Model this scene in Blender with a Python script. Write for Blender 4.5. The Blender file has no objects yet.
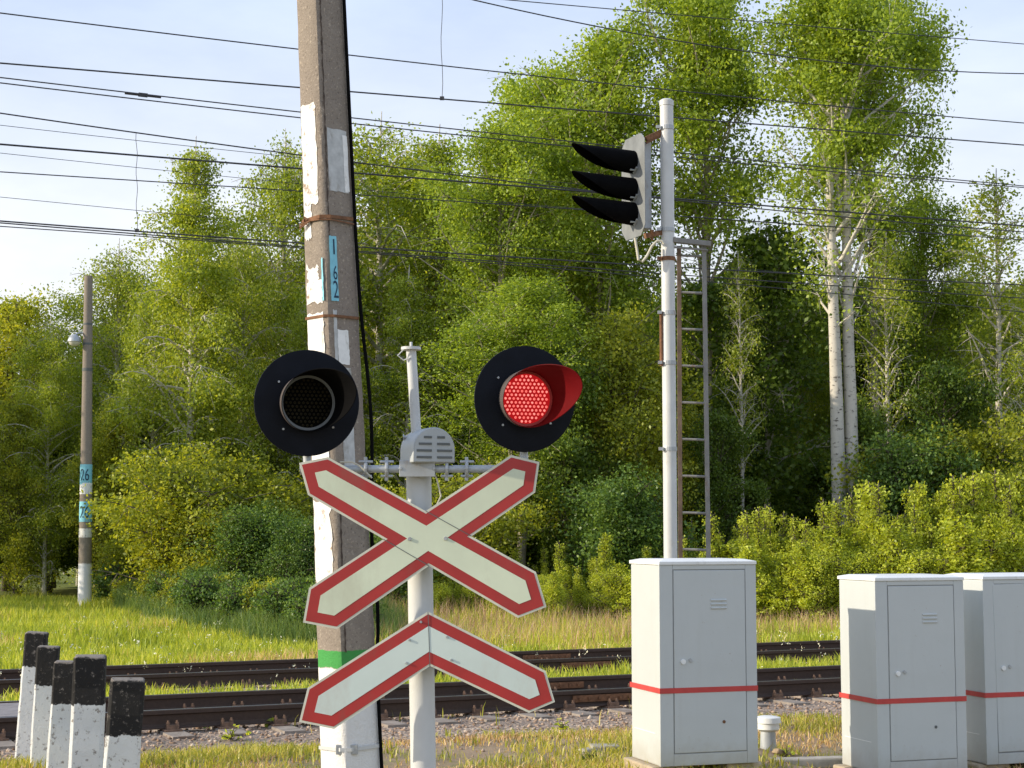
import bpy, math, random
import numpy as np
from mathutils import Vector
random.seed(7)
scene = bpy.context.scene
col = scene.collection
R = math.radians

# ------------------------------------------------------------------ camera
W, H = 1024, 768
F = 1650.0
EYE = 1.8
PITCH = math.atan(146 / F)
cam_d = bpy.data.cameras.new('camera')
cam = bpy.data.objects.new('camera', cam_d)
col.objects.link(cam)
cam.location = (0, 0, EYE)
cam.rotation_euler = (math.pi / 2 + PITCH, 0, 0)
cam_d.sensor_width = 36
cam_d.lens = F / W * 36
cam_d.clip_start = 0.1
cam_d.clip_end = 3000
cam_d.dof.use_dof = False
scene.camera = cam
SP, CP = math.sin(PITCH), math.cos(PITCH)


def P(px, py, Y):
    """world point seen at photo position (px, py) at depth Y"""
    u = (px - 512) / F
    v = (384 - py) / F
    t = Y / (CP - v * SP)
    return Vector((u * t, Y, EYE + t * (SP + v * CP)))


# ------------------------------------------------------------------ helpers
def link(o, parent=None):
    col.objects.link(o)
    if parent is not None:
        o.parent = parent
    return o


def tag(o, label=None, cat=None, group=None, kind=None):
    if label: o['label'] = label
    if cat: o['category'] = cat
    if group: o['group'] = group
    if kind: o['kind'] = kind
    return o


def thing(name, loc, label, cat, group=None, rz=0.0, rx=0.0, ry=0.0):
    o = bpy.data.objects.new(name, None)
    o.empty_display_size = .2
    o.location = loc
    o.rotation_euler = (rx, ry, rz)
    link(o)
    return tag(o, label, cat, group)


class MB:
    def __init__(s):
        s.v = []
        s.f = []

    def add(s, vs, fs):
        n = len(s.v)
        s.v += [tuple(v) for v in vs]
        s.f += [tuple(i + n for i in f) for f in fs]

    def box(s, x0, x1, y0, y1, z0, z1):
        vs = [(x0, y0, z0), (x1, y0, z0), (x1, y1, z0), (x0, y1, z0), (x0, y0, z1), (x1, y0, z1), (x1, y1, z1), (x0, y1, z1)]
        s.add(vs, [(0, 3, 2, 1), (4, 5, 6, 7), (0, 1, 5, 4), (1, 2, 6, 5), (2, 3, 7, 6), (3, 0, 4, 7)])

    def bar(s, a, b, w, h=None, up=(0, 0, 1)):
        """rectangular bar from a to b"""
        h = h or w
        a, b = Vector(a), Vector(b)
        d = (b - a).normalized()
        u = Vector(up)
        if abs(d.dot(u)) > .95: u = Vector((1, 0, 0))
        sx = d.cross(u).normalized()
        sy = sx.cross(d).normalized()
        vs = []
        for p in (a, b):
            for i, j in ((-1, -1), (1, -1), (1, 1), (-1, 1)):
                vs.append(p + sx * (i * w / 2) + sy * (j * h / 2))
        s.add(vs, [(3, 2, 1, 0), (4, 5, 6, 7), (0, 1, 5, 4), (1, 2, 6, 5), (2, 3, 7, 6), (3, 0, 4, 7)])

    def tube(s, pts, rad, n=10, cap=True):
        pts = [Vector(p) for p in pts]
        if not hasattr(rad, '__len__'): rad = [rad] * len(pts)
        rings = []
        ref = None
        base = len(s.v)
        for i, p in enumerate(pts):
            d = (pts[min(i + 1, len(pts) - 1)] - pts[max(i - 1, 0)])
            if d.length < 1e-9: d = Vector((0, 0, 1))
            d.normalize()
            if ref is None:
                ref = Vector((1, 0, 0)) if abs(d.x) < .8 else Vector((0, 1, 0))
            ref = (ref - d * ref.dot(d)).normalized()
            b2 = d.cross(ref)
            for k in range(n):
                a = 2 * math.pi * k / n
                s.v.append(tuple(p + (ref * math.cos(a) + b2 * math.sin(a)) * rad[i]))
        for i in range(len(pts) - 1):
            for k in range(n):
                k2 = (k + 1) % n
                s.f.append((base + i * n + k, base + i * n + k2, base + (i + 1) * n + k2, base + (i + 1) * n + k))
        if cap:
            s.f.append(tuple(base + k for k in reversed(range(n))))
            s.f.append(tuple(base + (len(pts) - 1) * n + k for k in range(n)))

    def prism(s, poly, y0, y1):
        """polygon given as (x,z) list, extruded between two y"""
        n = len(poly)
        vs = [(x, y0, z) for x, z in poly] + [(x, y1, z) for x, z in poly]
        fs = [tuple(range(n)), tuple(reversed(range(n, 2 * n)))]
        for i in range(n):
            j = (i + 1) % n
            fs.append((i, i + n, j + n, j))
        s.add(vs, fs)

    def build(s, name, mat, parent=None, smooth=False, bevel=0, seg=2, sub=0):
        me = bpy.data.meshes.new(name)
        me.from_pydata(s.v, [], s.f)
        me.validate()
        import bmesh
        bm = bmesh.new()
        bm.from_mesh(me)
        bmesh.ops.recalc_face_normals(bm, faces=bm.faces)
        bm.to_mesh(me)
        bm.free()
        o = bpy.data.objects.new(name, me)
        me.materials.append(mat)
        if smooth:
            me.polygons.foreach_set('use_smooth', [True] * len(me.polygons))
            try:
                me.set_sharp_from_angle(angle=R(38))
            except Exception:
                pass
        link(o, parent)
        if bevel:
            m = o.modifiers.new('bevel', 'BEVEL')
            m.width = bevel
            m.segments = seg
            m.limit_method = 'ANGLE'
            m.angle_limit = R(30)
        return o


def mesh_np(name, V, Fc, mat, smooth=False):
    me = bpy.data.meshes.new(name)
    k = Fc.shape[1]
    me.vertices.add(len(V))
    me.vertices.foreach_set('co', V.astype(np.float32).ravel())
    me.loops.add(Fc.size)
    me.loops.foreach_set('vertex_index', Fc.astype(np.int32).ravel())
    me.polygons.add(len(Fc))
    me.polygons.foreach_set('loop_start', np.arange(0, Fc.size, k, dtype=np.int32))
    if smooth: me.polygons.foreach_set('use_smooth', np.ones(len(Fc), dtype=bool))
    me.update(calc_edges=True)
    me.materials.append(mat)
    return me


# ------------------------------------------------------------------ materials
class NT:
    def __init__(s, name):
        s.m = bpy.data.materials.new(name)
        s.m.use_nodes = True
        s.t = s.m.node_tree
        s.t.nodes.clear()
        s.out = s.n('ShaderNodeOutputMaterial')

    def n(s, typ, **kw):
        nd = s.t.nodes.new(typ)
        for k, v in kw.items():
            if hasattr(nd, k): setattr(nd, k, v)
        return nd

    def l(s, a, b): s.t.links.new(a, b)

    def math(s, op, a, b=None, c=None, clamp=False):
        nd = s.n('ShaderNodeMath', operation=op, use_clamp=clamp)
        for i, x in enumerate((a, b, c)):
            if x is None: continue
            if isinstance(x, (int, float)): nd.inputs[i].default_value = x
            else: s.l(x, nd.inputs[i])
        return nd.outputs[0]

    def mix(s, fac, a, b, mode='MIX'):
        nd = s.n('ShaderNodeMix', data_type='RGBA', blend_type=mode)
        for sock, x in ((nd.inputs[0], fac), (nd.inputs[6], a), (nd.inputs[7], b)):
            if isinstance(x, (int, float)): sock.default_value = x
            elif isinstance(x, (tuple, list)): sock.default_value = (*x[:3], 1)
            else: s.l(x, sock)
        return nd.outputs[2]

    def noise(s, scale, detail=4, rough=.55, vec=None, out=0, dist=0):
        nd = s.n('ShaderNodeTexNoise')
        nd.inputs['Scale'].default_value = scale
        nd.inputs['Detail'].default_value = detail
        nd.inputs['Roughness'].default_value = rough
        nd.inputs['Distortion'].default_value = dist
        if vec is not None: s.l(vec, nd.inputs['Vector'])
        return nd.outputs[out]

    def ramp(s, fac, stops):
        nd = s.n('ShaderNodeValToRGB')
        cr = nd.color_ramp
        while len(cr.elements) < len(stops): cr.elements.new(.5)
        for e, (p, c) in zip(cr.elements, stops):
            e.position = p
            e.color = (*c, 1) if len(c) == 3 else c
        s.l(fac, nd.inputs[0])
        return nd.outputs[0]

    def maprange(s, x, a, b, c=0., d=1.):
        nd = s.n('ShaderNodeMapRange')
        s.l(x, nd.inputs[0])
        for i, v in enumerate((a, b, c, d)): nd.inputs[i + 1].default_value = v
        return nd.outputs[0]

    def pos(s): return s.n('ShaderNodeNewGeometry').outputs['Position']

    def obj(s): return s.n('ShaderNodeTexCoord').outputs['Object']

    def mapping(s, vec, scale=(1, 1, 1), loc=(0, 0, 0), rot=(0, 0, 0)):
        nd = s.n('ShaderNodeMapping')
        s.l(vec, nd.inputs[0])
        nd.inputs['Scale'].default_value = scale
        nd.inputs['Location'].default_value = loc
        nd.inputs['Rotation'].default_value = rot
        return nd.outputs[0]

    def principled(s, color, rough=.6, metal=0., bump=None, bstr=.3, bdist=.01, spec=.5):
        b = s.n('ShaderNodeBsdfPrincipled')
        for sock, x in ((b.inputs['Base Color'], color), (b.inputs['Roughness'], rough), (b.inputs['Metallic'], metal)):
            if isinstance(x, (int, float)): sock.default_value = x
            elif isinstance(x, (tuple, list)): sock.default_value = (*x[:3], 1)
            else: s.l(x, sock)
        b.inputs['Specular IOR Level'].default_value = spec
        if bump is not None:
            bn = s.n('ShaderNodeBump')
            bn.inputs['Strength'].default_value = bstr
            bn.inputs['Distance'].default_value = bdist
            s.l(bump, bn.inputs['Height'])
            s.l(bn.outputs[0], b.inputs['Normal'])
        s.l(b.outputs[0], s.out.inputs[0])
        return b


def simple(name, color, rough=.6, metal=0., var=.15, scale=8., bump=.15, bdist=.003, dirt=None, dirt_amt=.0, spec=.5):
    t = NT(name)
    o = t.obj()
    n1 = t.noise(scale, 5, .6, o)
    dark = tuple(c * (1 - var) for c in color)
    lite = tuple(min(1, c * (1 + var)) for c in color)
    c = t.mix(t.maprange(n1, .3, .7), dark, lite)
    if dirt:
        n2 = t.noise(scale * .6, 8, .7, t.mapping(o, (1, 1, .45)))
        c = t.mix(t.maprange(n2, .62 - dirt_amt, .72 - dirt_amt * .6), c, dirt)
    t.principled(c, rough, metal, t.noise(scale * 12, 3, .6, o), bump, bdist, spec)
    return t.m


M = {}
def cabinet_mat():
    t = NT('cabinet_paint')
    o = t.obj()
    s_ = t.n('ShaderNodeSeparateXYZ')
    t.l(o, s_.inputs[0])
    c = t.mix(t.noise(2.2, 5, .6, o), (.475, .505, .50), (.55, .58, .57))
    streak = t.noise(10, 6, .7, t.mapping(o, (1, 1, .06)))
    c = t.mix(t.math('MULTIPLY', t.maprange(streak, .55, .8), .16), c, (.38, .38, .34))
    foot = t.math('MULTIPLY', t.maprange(t.math('ADD', s_.outputs[2], t.math('MULTIPLY', t.noise(7, 6, .7, o), .35)), .38, .12), .6)
    c = t.mix(foot, c, (.33, .29, .22))
    spots = t.noise(38, 4, .6, o)
    c = t.mix(t.math('MULTIPLY', t.maprange(spots, .70, .74), .6), c, (.32, .24, .18))
    t.principled(c, .42, 0, t.noise(3.2, 4, .5, o), .25, .02)
    return t.m


M['cabinet'] = cabinet_mat()
M['cabinet_lid'] = simple('lid_paint', (.78, .79, .77), .45, var=.05, scale=3, dirt=(.5, .49, .44), dirt_amt=.04)
M['gap'] = simple('door_gap_paint', (.26, .27, .27), .8, var=.1)
M['seam'] = simple('seam_dark', (.12, .13, .13), .8, var=.1)
M['red_tape'] = simple('red_paint', (.50, .05, .045), .5, var=.12, scale=9)
M['sign_red'] = simple('sign_red', (.37, .026, .024), .42, var=.14, scale=5, bump=.05, dirt=(.30, .05, .04), dirt_amt=.07)
M['sign_cream'] = simple('sign_cream', (.60, .66, .50), .35, var=.08, scale=3.5, bump=.05, dirt=(.53, .56, .42), dirt_amt=.10)
M['sign_white'] = simple('sign_white', (.57, .66, .62), .35, var=.05, scale=3.5, bump=.05, dirt=(.52, .55, .5), dirt_amt=.10)
M['sign_edge'] = simple('sign_edge', (.60, .60, .50), .5, var=.1, scale=12)
M['sign_back'] = simple('galvanised_plate', (.45, .46, .45), .45, .6, var=.1)
M['pipe'] = simple('white_pipe', (.56, .57, .56), .42, var=.07, scale=5, bump=.12, dirt=(.42, .38, .31), dirt_amt=.05)
M['grey_metal'] = simple('grey_metal', (.42, .45, .47), .5, .2, var=.12, scale=12, dirt=(.28, .2, .13), dirt_amt=.03)
M['bell'] = simple('bell_paint', (.40, .43, .44), .45, var=.08, scale=9)
M['plate_dark'] = simple('dark_grey', (.19, .205, .21), .6, var=.2, scale=6)  # dark grey, mottled by noise
M['black'] = simple('black_paint', (.005, .0065, .011), .65, var=.3, scale=10, bump=.2, spec=.15)
M['hood_black'] = simple('hood_black', (.003, .003, .0035), .85, var=.3, scale=10, spec=.06)
M['hood_outer_sunlit'] = simple('hood_outer_sunlit', (.10, .085, .08), .5, var=.2, scale=8)  # tan grey stands in for sunlight on the hood's outside
M['rust'] = simple('rusty_steel', (.20, .095, .045), .85, .1, var=.4, scale=20, bump=.4)
M['rust_light'] = simple('rusty_fastener', (.19, .115, .075), .85, .1, var=.4, scale=20, bump=.4)
M['brown_metal'] = simple('brown_metal', (.17, .12, .085), .8, .2, var=.3, scale=10, bump=.4)
M['wire'] = simple('wire', (.05, .05, .055), .6, .3, var=.1)
M['cable'] = simple('cable_black', (.005, .005, .005), .9, spec=.05, var=.1)
M['cable_grey'] = simple('cable_grey', (.55, .52, .42), .6, var=.1)
M['galv'] = simple('galvanised', (.40, .42, .43), .5, .5, var=.15, scale=8, dirt=(.30, .24, .18), dirt_amt=.06)
M['dull_steel'] = simple('dull_steel', (.24, .235, .22), .7, .2, var=.2, scale=8, dirt=(.2, .12, .08), dirt_amt=.08)
M['paper'] = simple('paper', (.80, .80, .77), .85, var=.08, scale=25, dirt=(.45, .43, .38), dirt_amt=.06)
M['paper_grey'] = simple('paper_grey', (.50, .51, .50), .85, var=.18, scale=22, dirt=(.28, .26, .22), dirt_amt=.08)
M['blue_paint'] = simple('blue_paint', (.22, .55, .66), .7, var=.12, scale=30)
M['digit'] = simple('digit_navy', (.01, .04, .08), .7, var=.1)
M['lens_dark'] = simple('lens_dark', (.003, .003, .002), .6, var=.4, scale=25, spec=.03)
M['lens_dot'] = simple('lens_dot', (.022, .018, .007), .4, var=.6, scale=22, spec=.12)
M['concrete_slab'] = simple('slab', (.40, .37, .32), .9, var=.2, scale=10, bump=.5, bdist=.006)
M['sleeper'] = simple('sleeper_concrete', (.27, .23, .19), .9, var=.3, scale=7, bump=.5, bdist=.006, dirt=(.2, .14, .1), dirt_amt=.08)
M['foundation'] = simple('foundation', (.42, .34, .23), .9, var=.25, scale=10, bump=.5, bdist=.006)
M['rubber'] = simple('rubber_panel', (.34, .31, .30), .85, var=.2, scale=6, bump=.3)
M['porcelain'] = simple('lamp_glass', (.75, .72, .66), .3, var=.08)
M['wood'] = simple('old_wood', (.34, .25, .15), .9, var=.3, scale=8, bump=.5)


def rail_mat():
    t = NT('rail_steel')
    p = t.pos()
    g = t.n('ShaderNodeNewGeometry')
    sep = t.n('ShaderNodeSeparateXYZ')
    t.l(g.outputs['Normal'], sep.inputs[0])
    sz = t.n('ShaderNodeSeparateXYZ')
    t.l(p, sz.inputs[0])
    top = t.math('MULTIPLY', t.maprange(sep.outputs[2], .9, .98), t.maprange(sz.outputs[2], -.02, -.01))
    n = t.noise(30, 5, .6, p)
    c = t.mix(n, (.032, .020, .014), (.085, .052, .036))
    c2 = t.mix(top, c, (.30, .29, .30))
    r = t.maprange(top, 0, 1, .85, .35)
    b = t.principled(c2, r, top, n, .4, .004)
    return t.m


M['rail'] = rail_mat()


def led_mat():
    t = NT('led_red')
    e = t.n('ShaderNodeEmission')
    rnd = t.n('ShaderNodeNewGeometry').outputs['Random Per Island']
    c = t.mix(rnd, (1.0, .12, .10), (1.0, .32, .27))
    t.l(c, e.inputs[0])
    e.inputs[1].default_value = 1.25
    t.l(e.outputs[0], t.out.inputs[0])
    return t.m


def led_base():
    t = NT('led_lens_red')
    e = t.n('ShaderNodeEmission')
    n = t.noise(30, 3, .5, t.obj())
    t.l(t.mix(n, (.42, .006, .010), (.6, .014, .016)), e.inputs[0])
    e.inputs[1].default_value = .85
    t.l(e.outputs[0], t.out.inputs[0])
    return t.m


def hood_lit():  # lamp's red glow on the hood lining, put into its colour
    t = NT('hood_inner_glow_tint')
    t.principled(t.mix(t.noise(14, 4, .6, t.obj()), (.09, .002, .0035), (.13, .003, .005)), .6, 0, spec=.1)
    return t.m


M['led'] = led_mat()
M['led_base'] = led_base()
M['hood_red_lit'] = hood_lit()


def concrete_pole(near=True):
    t = NT('pole_concrete')
    p = t.obj()
    sz = t.n('ShaderNodeSeparateXYZ')
    t.l(p, sz.inputs[0])
    z = sz.outputs[2]
    n = t.noise(14, 8, .7, p)
    nb = t.noise(2.2, 5, .6, t.mapping(p, (1, 1, .35)))
    speck = t.noise(75, 3, .6, p)
    c = t.mix(n, (.14, .115, .09), (.38, .325, .265))
    c = t.mix(t.maprange(nb, .4, .65), c, (.24, .20, .165))
    c = t.mix(t.math('MULTIPLY', t.maprange(speck, .60, .68), .6), c, (.5, .43, .34))
    c = t.mix(t.math('MULTIPLY', t.maprange(speck, .38, .32), .7), c, (.09, .07, .055))
    # whitewash at the foot (paint applied by hand: wavy edge)
    wob = t.math('MULTIPLY', t.math('SUBTRACT', t.noise(9, 4, .6, p), .5), .05)
    zz = t.math('ADD', z, wob)
    peel = t.maprange(t.noise(20, 7, .7, p), .64, .69)
    if near:
        w = t.maprange(zz, 1.172, 1.162)
        w = t.math('MULTIPLY', w, t.math('SUBTRACT', 1, t.math('MULTIPLY', peel, .75)))
        c = t.mix(w, c, (.74, .73, .70))
        g = t.math('MULTIPLY', t.maprange(zz, 1.168, 1.173), t.maprange(zz, 1.262, 1.257))
        c = t.mix(g, c, (.055, .30, .065))
    else:
        w = t.maprange(zz, 1.28, 1.24)
        c = t.mix(w, c, (.74, .74, .76))
    t.principled(c, .9, 0, t.math('ADD', n, t.math('MULTIPLY', speck, .5)), .9, .008)
    return t.m


M['pole_near'] = concrete_pole(True)
M['pole_far'] = concrete_pole(False)


def whitewash():
    t = NT('peeling_whitewash')
    p = t.obj()
    n = t.noise(16, 8, .72, p)
    c = t.mix(t.noise(40, 4, .6, p), (.68, .67, .63), (.82, .81, .78))
    c = t.mix(t.maprange(n, .565, .63), c, (.34, .25, .18))
    t.principled(c, .9, 0, n, .4, .004)
    return t.m


M['whitewash'] = whitewash()


def bollard_mat():
    t = NT('bollard_paint')
    p = t.obj()
    sz = t.n('ShaderNodeSeparateXYZ')
    t.l(p, sz.inputs[0])
    rnd = t.n('ShaderNodeObjectInfo').outputs['Random']
    v = t.n('ShaderNodeVectorMath', operation='ADD')
    t.l(p, v.inputs[0])
    cmb = t.n('ShaderNodeCombineXYZ')
    t.l(t.math('MULTIPLY', rnd, 37.), cmb.inputs[0])
    t.l(cmb.outputs[0], v.inputs[1])
    q = v.outputs[0]
    n = t.noise(22, 8, .7, q)
    white = t.mix(t.noise(6, 5, .6, q), (.62, .64, .62), (.74, .75, .72))
    white = t.mix(t.maprange(n, .565, .63), white, (.27, .25, .22))
    n3 = t.noise(30, 8, .75, q)
    blk = t.mix(t.maprange(n3, .57, .66), (.010, .009, .008), (.24, .21, .18))
    edge = t.math('ADD', sz.outputs[2], t.math('MULTIPLY', t.math('SUBTRACT', t.noise(18, 4, .7, q), .5), .07))
    zt = t.maprange(edge, -.305, -.30)
    c = t.mix(zt, white, blk)
    c = t.mix(t.maprange(edge, -.012, -.004), c, (.22, .19, .16))
    t.principled(c, .85, 0, n3, .9, .008)
    return t.m


M['bollard'] = bollard_mat()


def leaf_mat(name, dark, mid, lite, trans=.42, yellow=None):
    t = NT(name)
    g = t.n('ShaderNodeNewGeometry')
    rnd = g.outputs['Random Per Island']
    orn = t.n('ShaderNodeObjectInfo').outputs['Random']
    clump = t.maprange(t.noise(.55, 5, .65, t.obj()), .3, .7)
    f = t.math('ADD', t.math('MULTIPLY', rnd, .62), t.math('MULTIPLY', clump, .42))
    f = t.math('ADD', f, t.math('MULTIPLY', t.math('SUBTRACT', orn, .5), .16))
    bst = 1.74
    c = t.ramp(f, [(.12, tuple(x * bst for x in dark)), (.5, tuple(x * bst for x in mid)), (.88, tuple(x * bst for x in lite))])
    d = t.n('ShaderNodeBsdfDiffuse')
    tr = t.n('ShaderNodeBsdfTranslucent')
    gl = t.n('ShaderNodeBsdfGlossy')
    gl.inputs['Roughness'].default_value = .42
    gl.inputs['Color'].default_value = (.8, .85, .75, 1)
    t.l(c, d.inputs[0])
    c2 = t.mix(1., c, (1.35, 1.25, .45), 'MULTIPLY')
    t.l(c2, tr.inputs[0])
    m1 = t.n('ShaderNodeMixShader')
    m1.inputs[0].default_value = trans
    t.l(d.outputs[0], m1.inputs[1])
    t.l(tr.outputs[0], m1.inputs[2])
    m2 = t.n('ShaderNodeMixShader')
    m2.inputs[0].default_value = .025
    t.l(m1.outputs[0], m2.inputs[1])
    t.l(gl.outputs[0], m2.inputs[2])
    t.l(m2.outputs[0], t.out.inputs[0])
    return t.m


M['leaf_aspen'] = leaf_mat('leaf_aspen', (.072, .110, .014), (.165, .225, .026), (.285, .345, .045), .48)
M['leaf_birch'] = leaf_mat('leaf_birch', (.085, .115, .014), (.175, .225, .026), (.30, .325, .045), .48)
M['leaf_broad'] = leaf_mat('leaf_broad', (.080, .100, .012), (.185, .215, .022), (.33, .325, .036), .48)
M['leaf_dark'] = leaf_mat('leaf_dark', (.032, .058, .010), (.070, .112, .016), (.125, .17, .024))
M['leaf_sapling'] = leaf_mat('leaf_sapling', (.125, .150, .018), (.275, .32, .034), (.42, .44, .06), .5)
M['leaf_shrub_shade'] = leaf_mat('leaf_shrub_shade', (.035, .070, .018), (.070, .120, .026), (.13, .19, .034), .38)  # dark bluish: shade from the trees at left put into the leaf colour
M['grass_far'] = leaf_mat('grass_far', (.12, .15, .022), (.23, .28, .032), (.41, .39, .08), .42)
M['grass_near'] = leaf_mat('grass_near', (.11, .13, .02), (.24, .24, .04), (.40, .34, .11), .4)
M['grass_dry'] = leaf_mat('grass_dry', (.20, .12, .06), (.38, .26, .14), (.52, .40, .25), .35)
M['grass_shade'] = leaf_mat('grass_weed_shade', (.045, .080, .025), (.085, .135, .04), (.16, .20, .06), .35)  # darkened so the colour itself carries the ditch shade
M['seed'] = leaf_mat('seed_heads', (.22, .13, .10), (.35, .22, .175), (.46, .33, .26), .4)
M['flower'] = simple('flower_white', (.7, .68, .5), .8)


def bark(name, base, dark, lo=.56):
    t = NT(name)
    p = t.obj()
    n = t.noise(5, 5, .65, t.mapping(p, (1.2, 1.2, 2.6)))
    n2 = t.noise(1.2, 4, .6, p)
    c = t.mix(t.noise(9, 4, .6, p), tuple(x * .78 for x in base), base)
    c = t.mix(t.maprange(n, lo, lo + .07), c, dark)
    c = t.mix(t.maprange(n2, .55, .75), c, tuple(x * .6 for x in base))
    t.principled(c, .8, 0, n, .4, .01)
    return t.m


M['bark_birch'] = bark('bark_birch', (.62, .58, .50), (.10, .085, .07), .57)
M['bark_aspen'] = bark('bark_aspen', (.42, .37, .27), (.13, .11, .085), .60)
M['bark_dark'] = bark('bark_dark', (.13, .105, .075), (.05, .04, .03), .5)


# ------------------------------------------------------------------ ground
KX = .48                       # the tracks run along (1, KX)
A1N, A1F = 18.5, 20.19         # 'a' = Y - KX*X of each rail
A2N, A2F = 23.1, 24.79
TL = math.sqrt(1 + KX * KX)
TD = Vector((1 / TL, KX / TL, 0))     # along the track
TN = Vector((-KX / TL, 1 / TL, 0))    # across, away from camera


def smooth(x, a, b):
    t = np.clip((np.asarray(x, dtype=float) - a) / (b - a), 0, 1)
    return t * t * (3 - 2 * t)


def bumps(x, y):
    x = np.asarray(x, dtype=float)
    y = np.asarray(y, dtype=float)
    return (np.sin(x * 1.7 + y * .6) * np.sin(y * 1.3 - x * .5) * .6 + np.sin(x * 4.1 + 1.3) * np.sin(y * 3.7 + .4) * .3 + np.sin(x * .43 + 2) * np.sin(y * .37) * 1.2)


def ground(x, y):
    x = np.asarray(x, dtype=float)
    y = np.asarray(y, dtype=float)
    a = y - KX * x
    z = -.06 - .12 * smooth(x, 1.9, 2.7) * (1 - smooth(a, 14, 16))
    z = z + (-.17) * smooth(a, 14.5, 17.2)
    z = z + (-.10) * smooth(a, 26, 28.5) + .10 * smooth(a, 31, 36)
    amp = .018 + .05 * smooth(a, 27, 31)
    z = z + bumps(x, y) * amp * (1 - .75 * smooth(a, 16.8, 17.5) * (1 - smooth(a, 26, 27)))
    # gentle bank the left pole stands on
    z = z + .12 * np.exp(-(((x + 10) / 5) ** 2 + ((y - 38) / 6) ** 2))
    return z


def gz(x, y): return float(ground(x, y))


def axis(lo, hi, step, far, n):
    core = np.arange(lo, hi + 1e-6, step)
    g = np.geomspace(1, far, n)
    return np.concatenate([lo - g[::-1], core, hi + g])


xs = axis(-16, 26, .2, 1200, 26)
ys = axis(8, 46, .2, 1500, 26)
gx, gy = np.meshgrid(xs, ys)
gzv = ground(gx, gy)
V = np.stack([gx, gy, gzv], -1).reshape(-1, 3)
ny, nx = gx.shape
i0 = (np.arange(ny - 1)[:, None] * nx + np.arange(nx - 1)[None, :]).ravel()
Fc = np.stack([i0, i0 + 1, i0 + nx + 1, i0 + nx], -1)


def ground_mat():
    t = NT('ground_soil')
    p = t.pos()
    s = t.n('ShaderNodeSeparateXYZ')
    t.l(p, s.inputs[0])
    a = t.math('SUBTRACT', s.outputs[1], t.math('MULTIPLY', s.outputs[0], KX))
    wob = t.math('MULTIPLY', t.math('SUBTRACT', t.noise(.9, 6, .65, p), .5), 3.2)
    aw = t.math('ADD', a, wob)
    soil = t.mix(t.noise(1.3, 7, .65, p), (.24, .16, .10), (.38, .28, .175))
    green = t.mix(t.noise(5, 5, .6, p), (.09, .12, .022), (.20, .22, .035))
    c = t.mix(t.maprange(t.noise(.8, 6, .7, p), .46, .60), soil, green)
    far = t.mix(t.noise(.5, 5, .6, p), (.10, .14, .02), (.20, .23, .03))
    c = t.mix(t.maprange(a, 26, 27.5), c, far)
    vor = t.n('ShaderNodeTexVoronoi')
    vor.inputs['Scale'].default_value = 26
    t.l(p, vor.inputs['Vector'])
    gs = t.n('ShaderNodeSeparateColor')
    t.l(vor.outputs['Color'], gs.inputs[0])
    grav = t.ramp(gs.outputs[0], [(0, (.17, .11, .075)), (.5, (.36, .26, .19)), (1, (.50, .41, .32))])
    grav = t.mix(t.maprange(t.noise(.7, 4, .6, p), .45, .7), grav, (.20, .155, .12))
    m = t.math('MULTIPLY', t.maprange(aw, 14.9, 16.0), t.maprange(aw, 26.6, 25.8))
    c = t.mix(m, c, grav)
    h = t.math('ADD', t.math('MULTIPLY', t.math('MULTIPLY', vor.outputs['Distance'], -1.), m), t.math('MULTIPLY', t.noise(25, 5, .7, p), .5))
    t.principled(c, .95, 0, h, .9, .03)
    return t.m


me = mesh_np('ground', V, Fc, ground_mat(), True)
tag(link(bpy.data.objects.new('ground', me)), kind='structure')

rng = np.random.default_rng(11)


def noise2(x, y, s, seed=0):
    r = np.random.default_rng(seed)
    out = np.zeros_like(x, dtype=float)
    for k in range(6):
        f = s * 1.6 ** k
        a, b, c, d = r.uniform(0, 6.28, 4)
        out += np.sin(x * f * math.cos(a) + y * f * math.sin(a) + b) * np.sin(x * f * math.sin(c) - y * f * math.cos(c) + d) / 1.25 ** k
    return out / 2.2


# gravel: loose stones of the ballast bed
def rocks(name, n, alo, ahi, xlo, xhi, smin, smax, mat, dens=None):
    x = rng.uniform(xlo, xhi, n)
    a = rng.uniform(alo, ahi, n)
    y = a + KX * x
    if dens is not None:
        keep = dens(x, y, a) > rng.random(n)
        x, y = x[keep], y[keep]
    n = len(x)
    s = rng.uniform(smin, smax, n) * rng.uniform(.6, 1.1, n)
    z = ground(x, y) + s * .15
    base = np.array([(1, 0, 0), (-1, 0, 0), (0, 1, 0), (0, -1, 0), (0, 0, 1), (0, 0, -1), (.6, .6, .6), (-.6, -.6, .55)], dtype=float)[:6]
    off = base[None] * rng.uniform(.45, 1.1, (n, 6, 1)) + rng.normal(0, .16, (n, 6, 3))
    off[:, :, 2] *= .75
    ang = rng.uniform(0, 6.28, n)
    ca, sa = np.cos(ang)[:, None], np.sin(ang)[:, None]
    X = off[:, :, 0] * ca - off[:, :, 1] * sa
    Y = off[:, :, 0] * sa + off[:, :, 1] * ca
    V = np.stack([X, Y, off[:, :, 2]], -1) * s[:, None, None] + np.stack([x, y, z], -1)[:, None]
    T = np.array([(0, 2, 4), (2, 1, 4), (1, 3, 4), (3, 0, 4), (2, 0, 5), (1, 2, 5), (3, 1, 5), (0, 3, 5)])
    Fc = (np.arange(n)[:, None, None] * 6 + T[None]).reshape(-1, 3)
    me = mesh_np(name, V.reshape(-1, 3), Fc, mat)
    return tag(link(bpy.data.objects.new(name, me)), kind='stuff')


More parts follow.
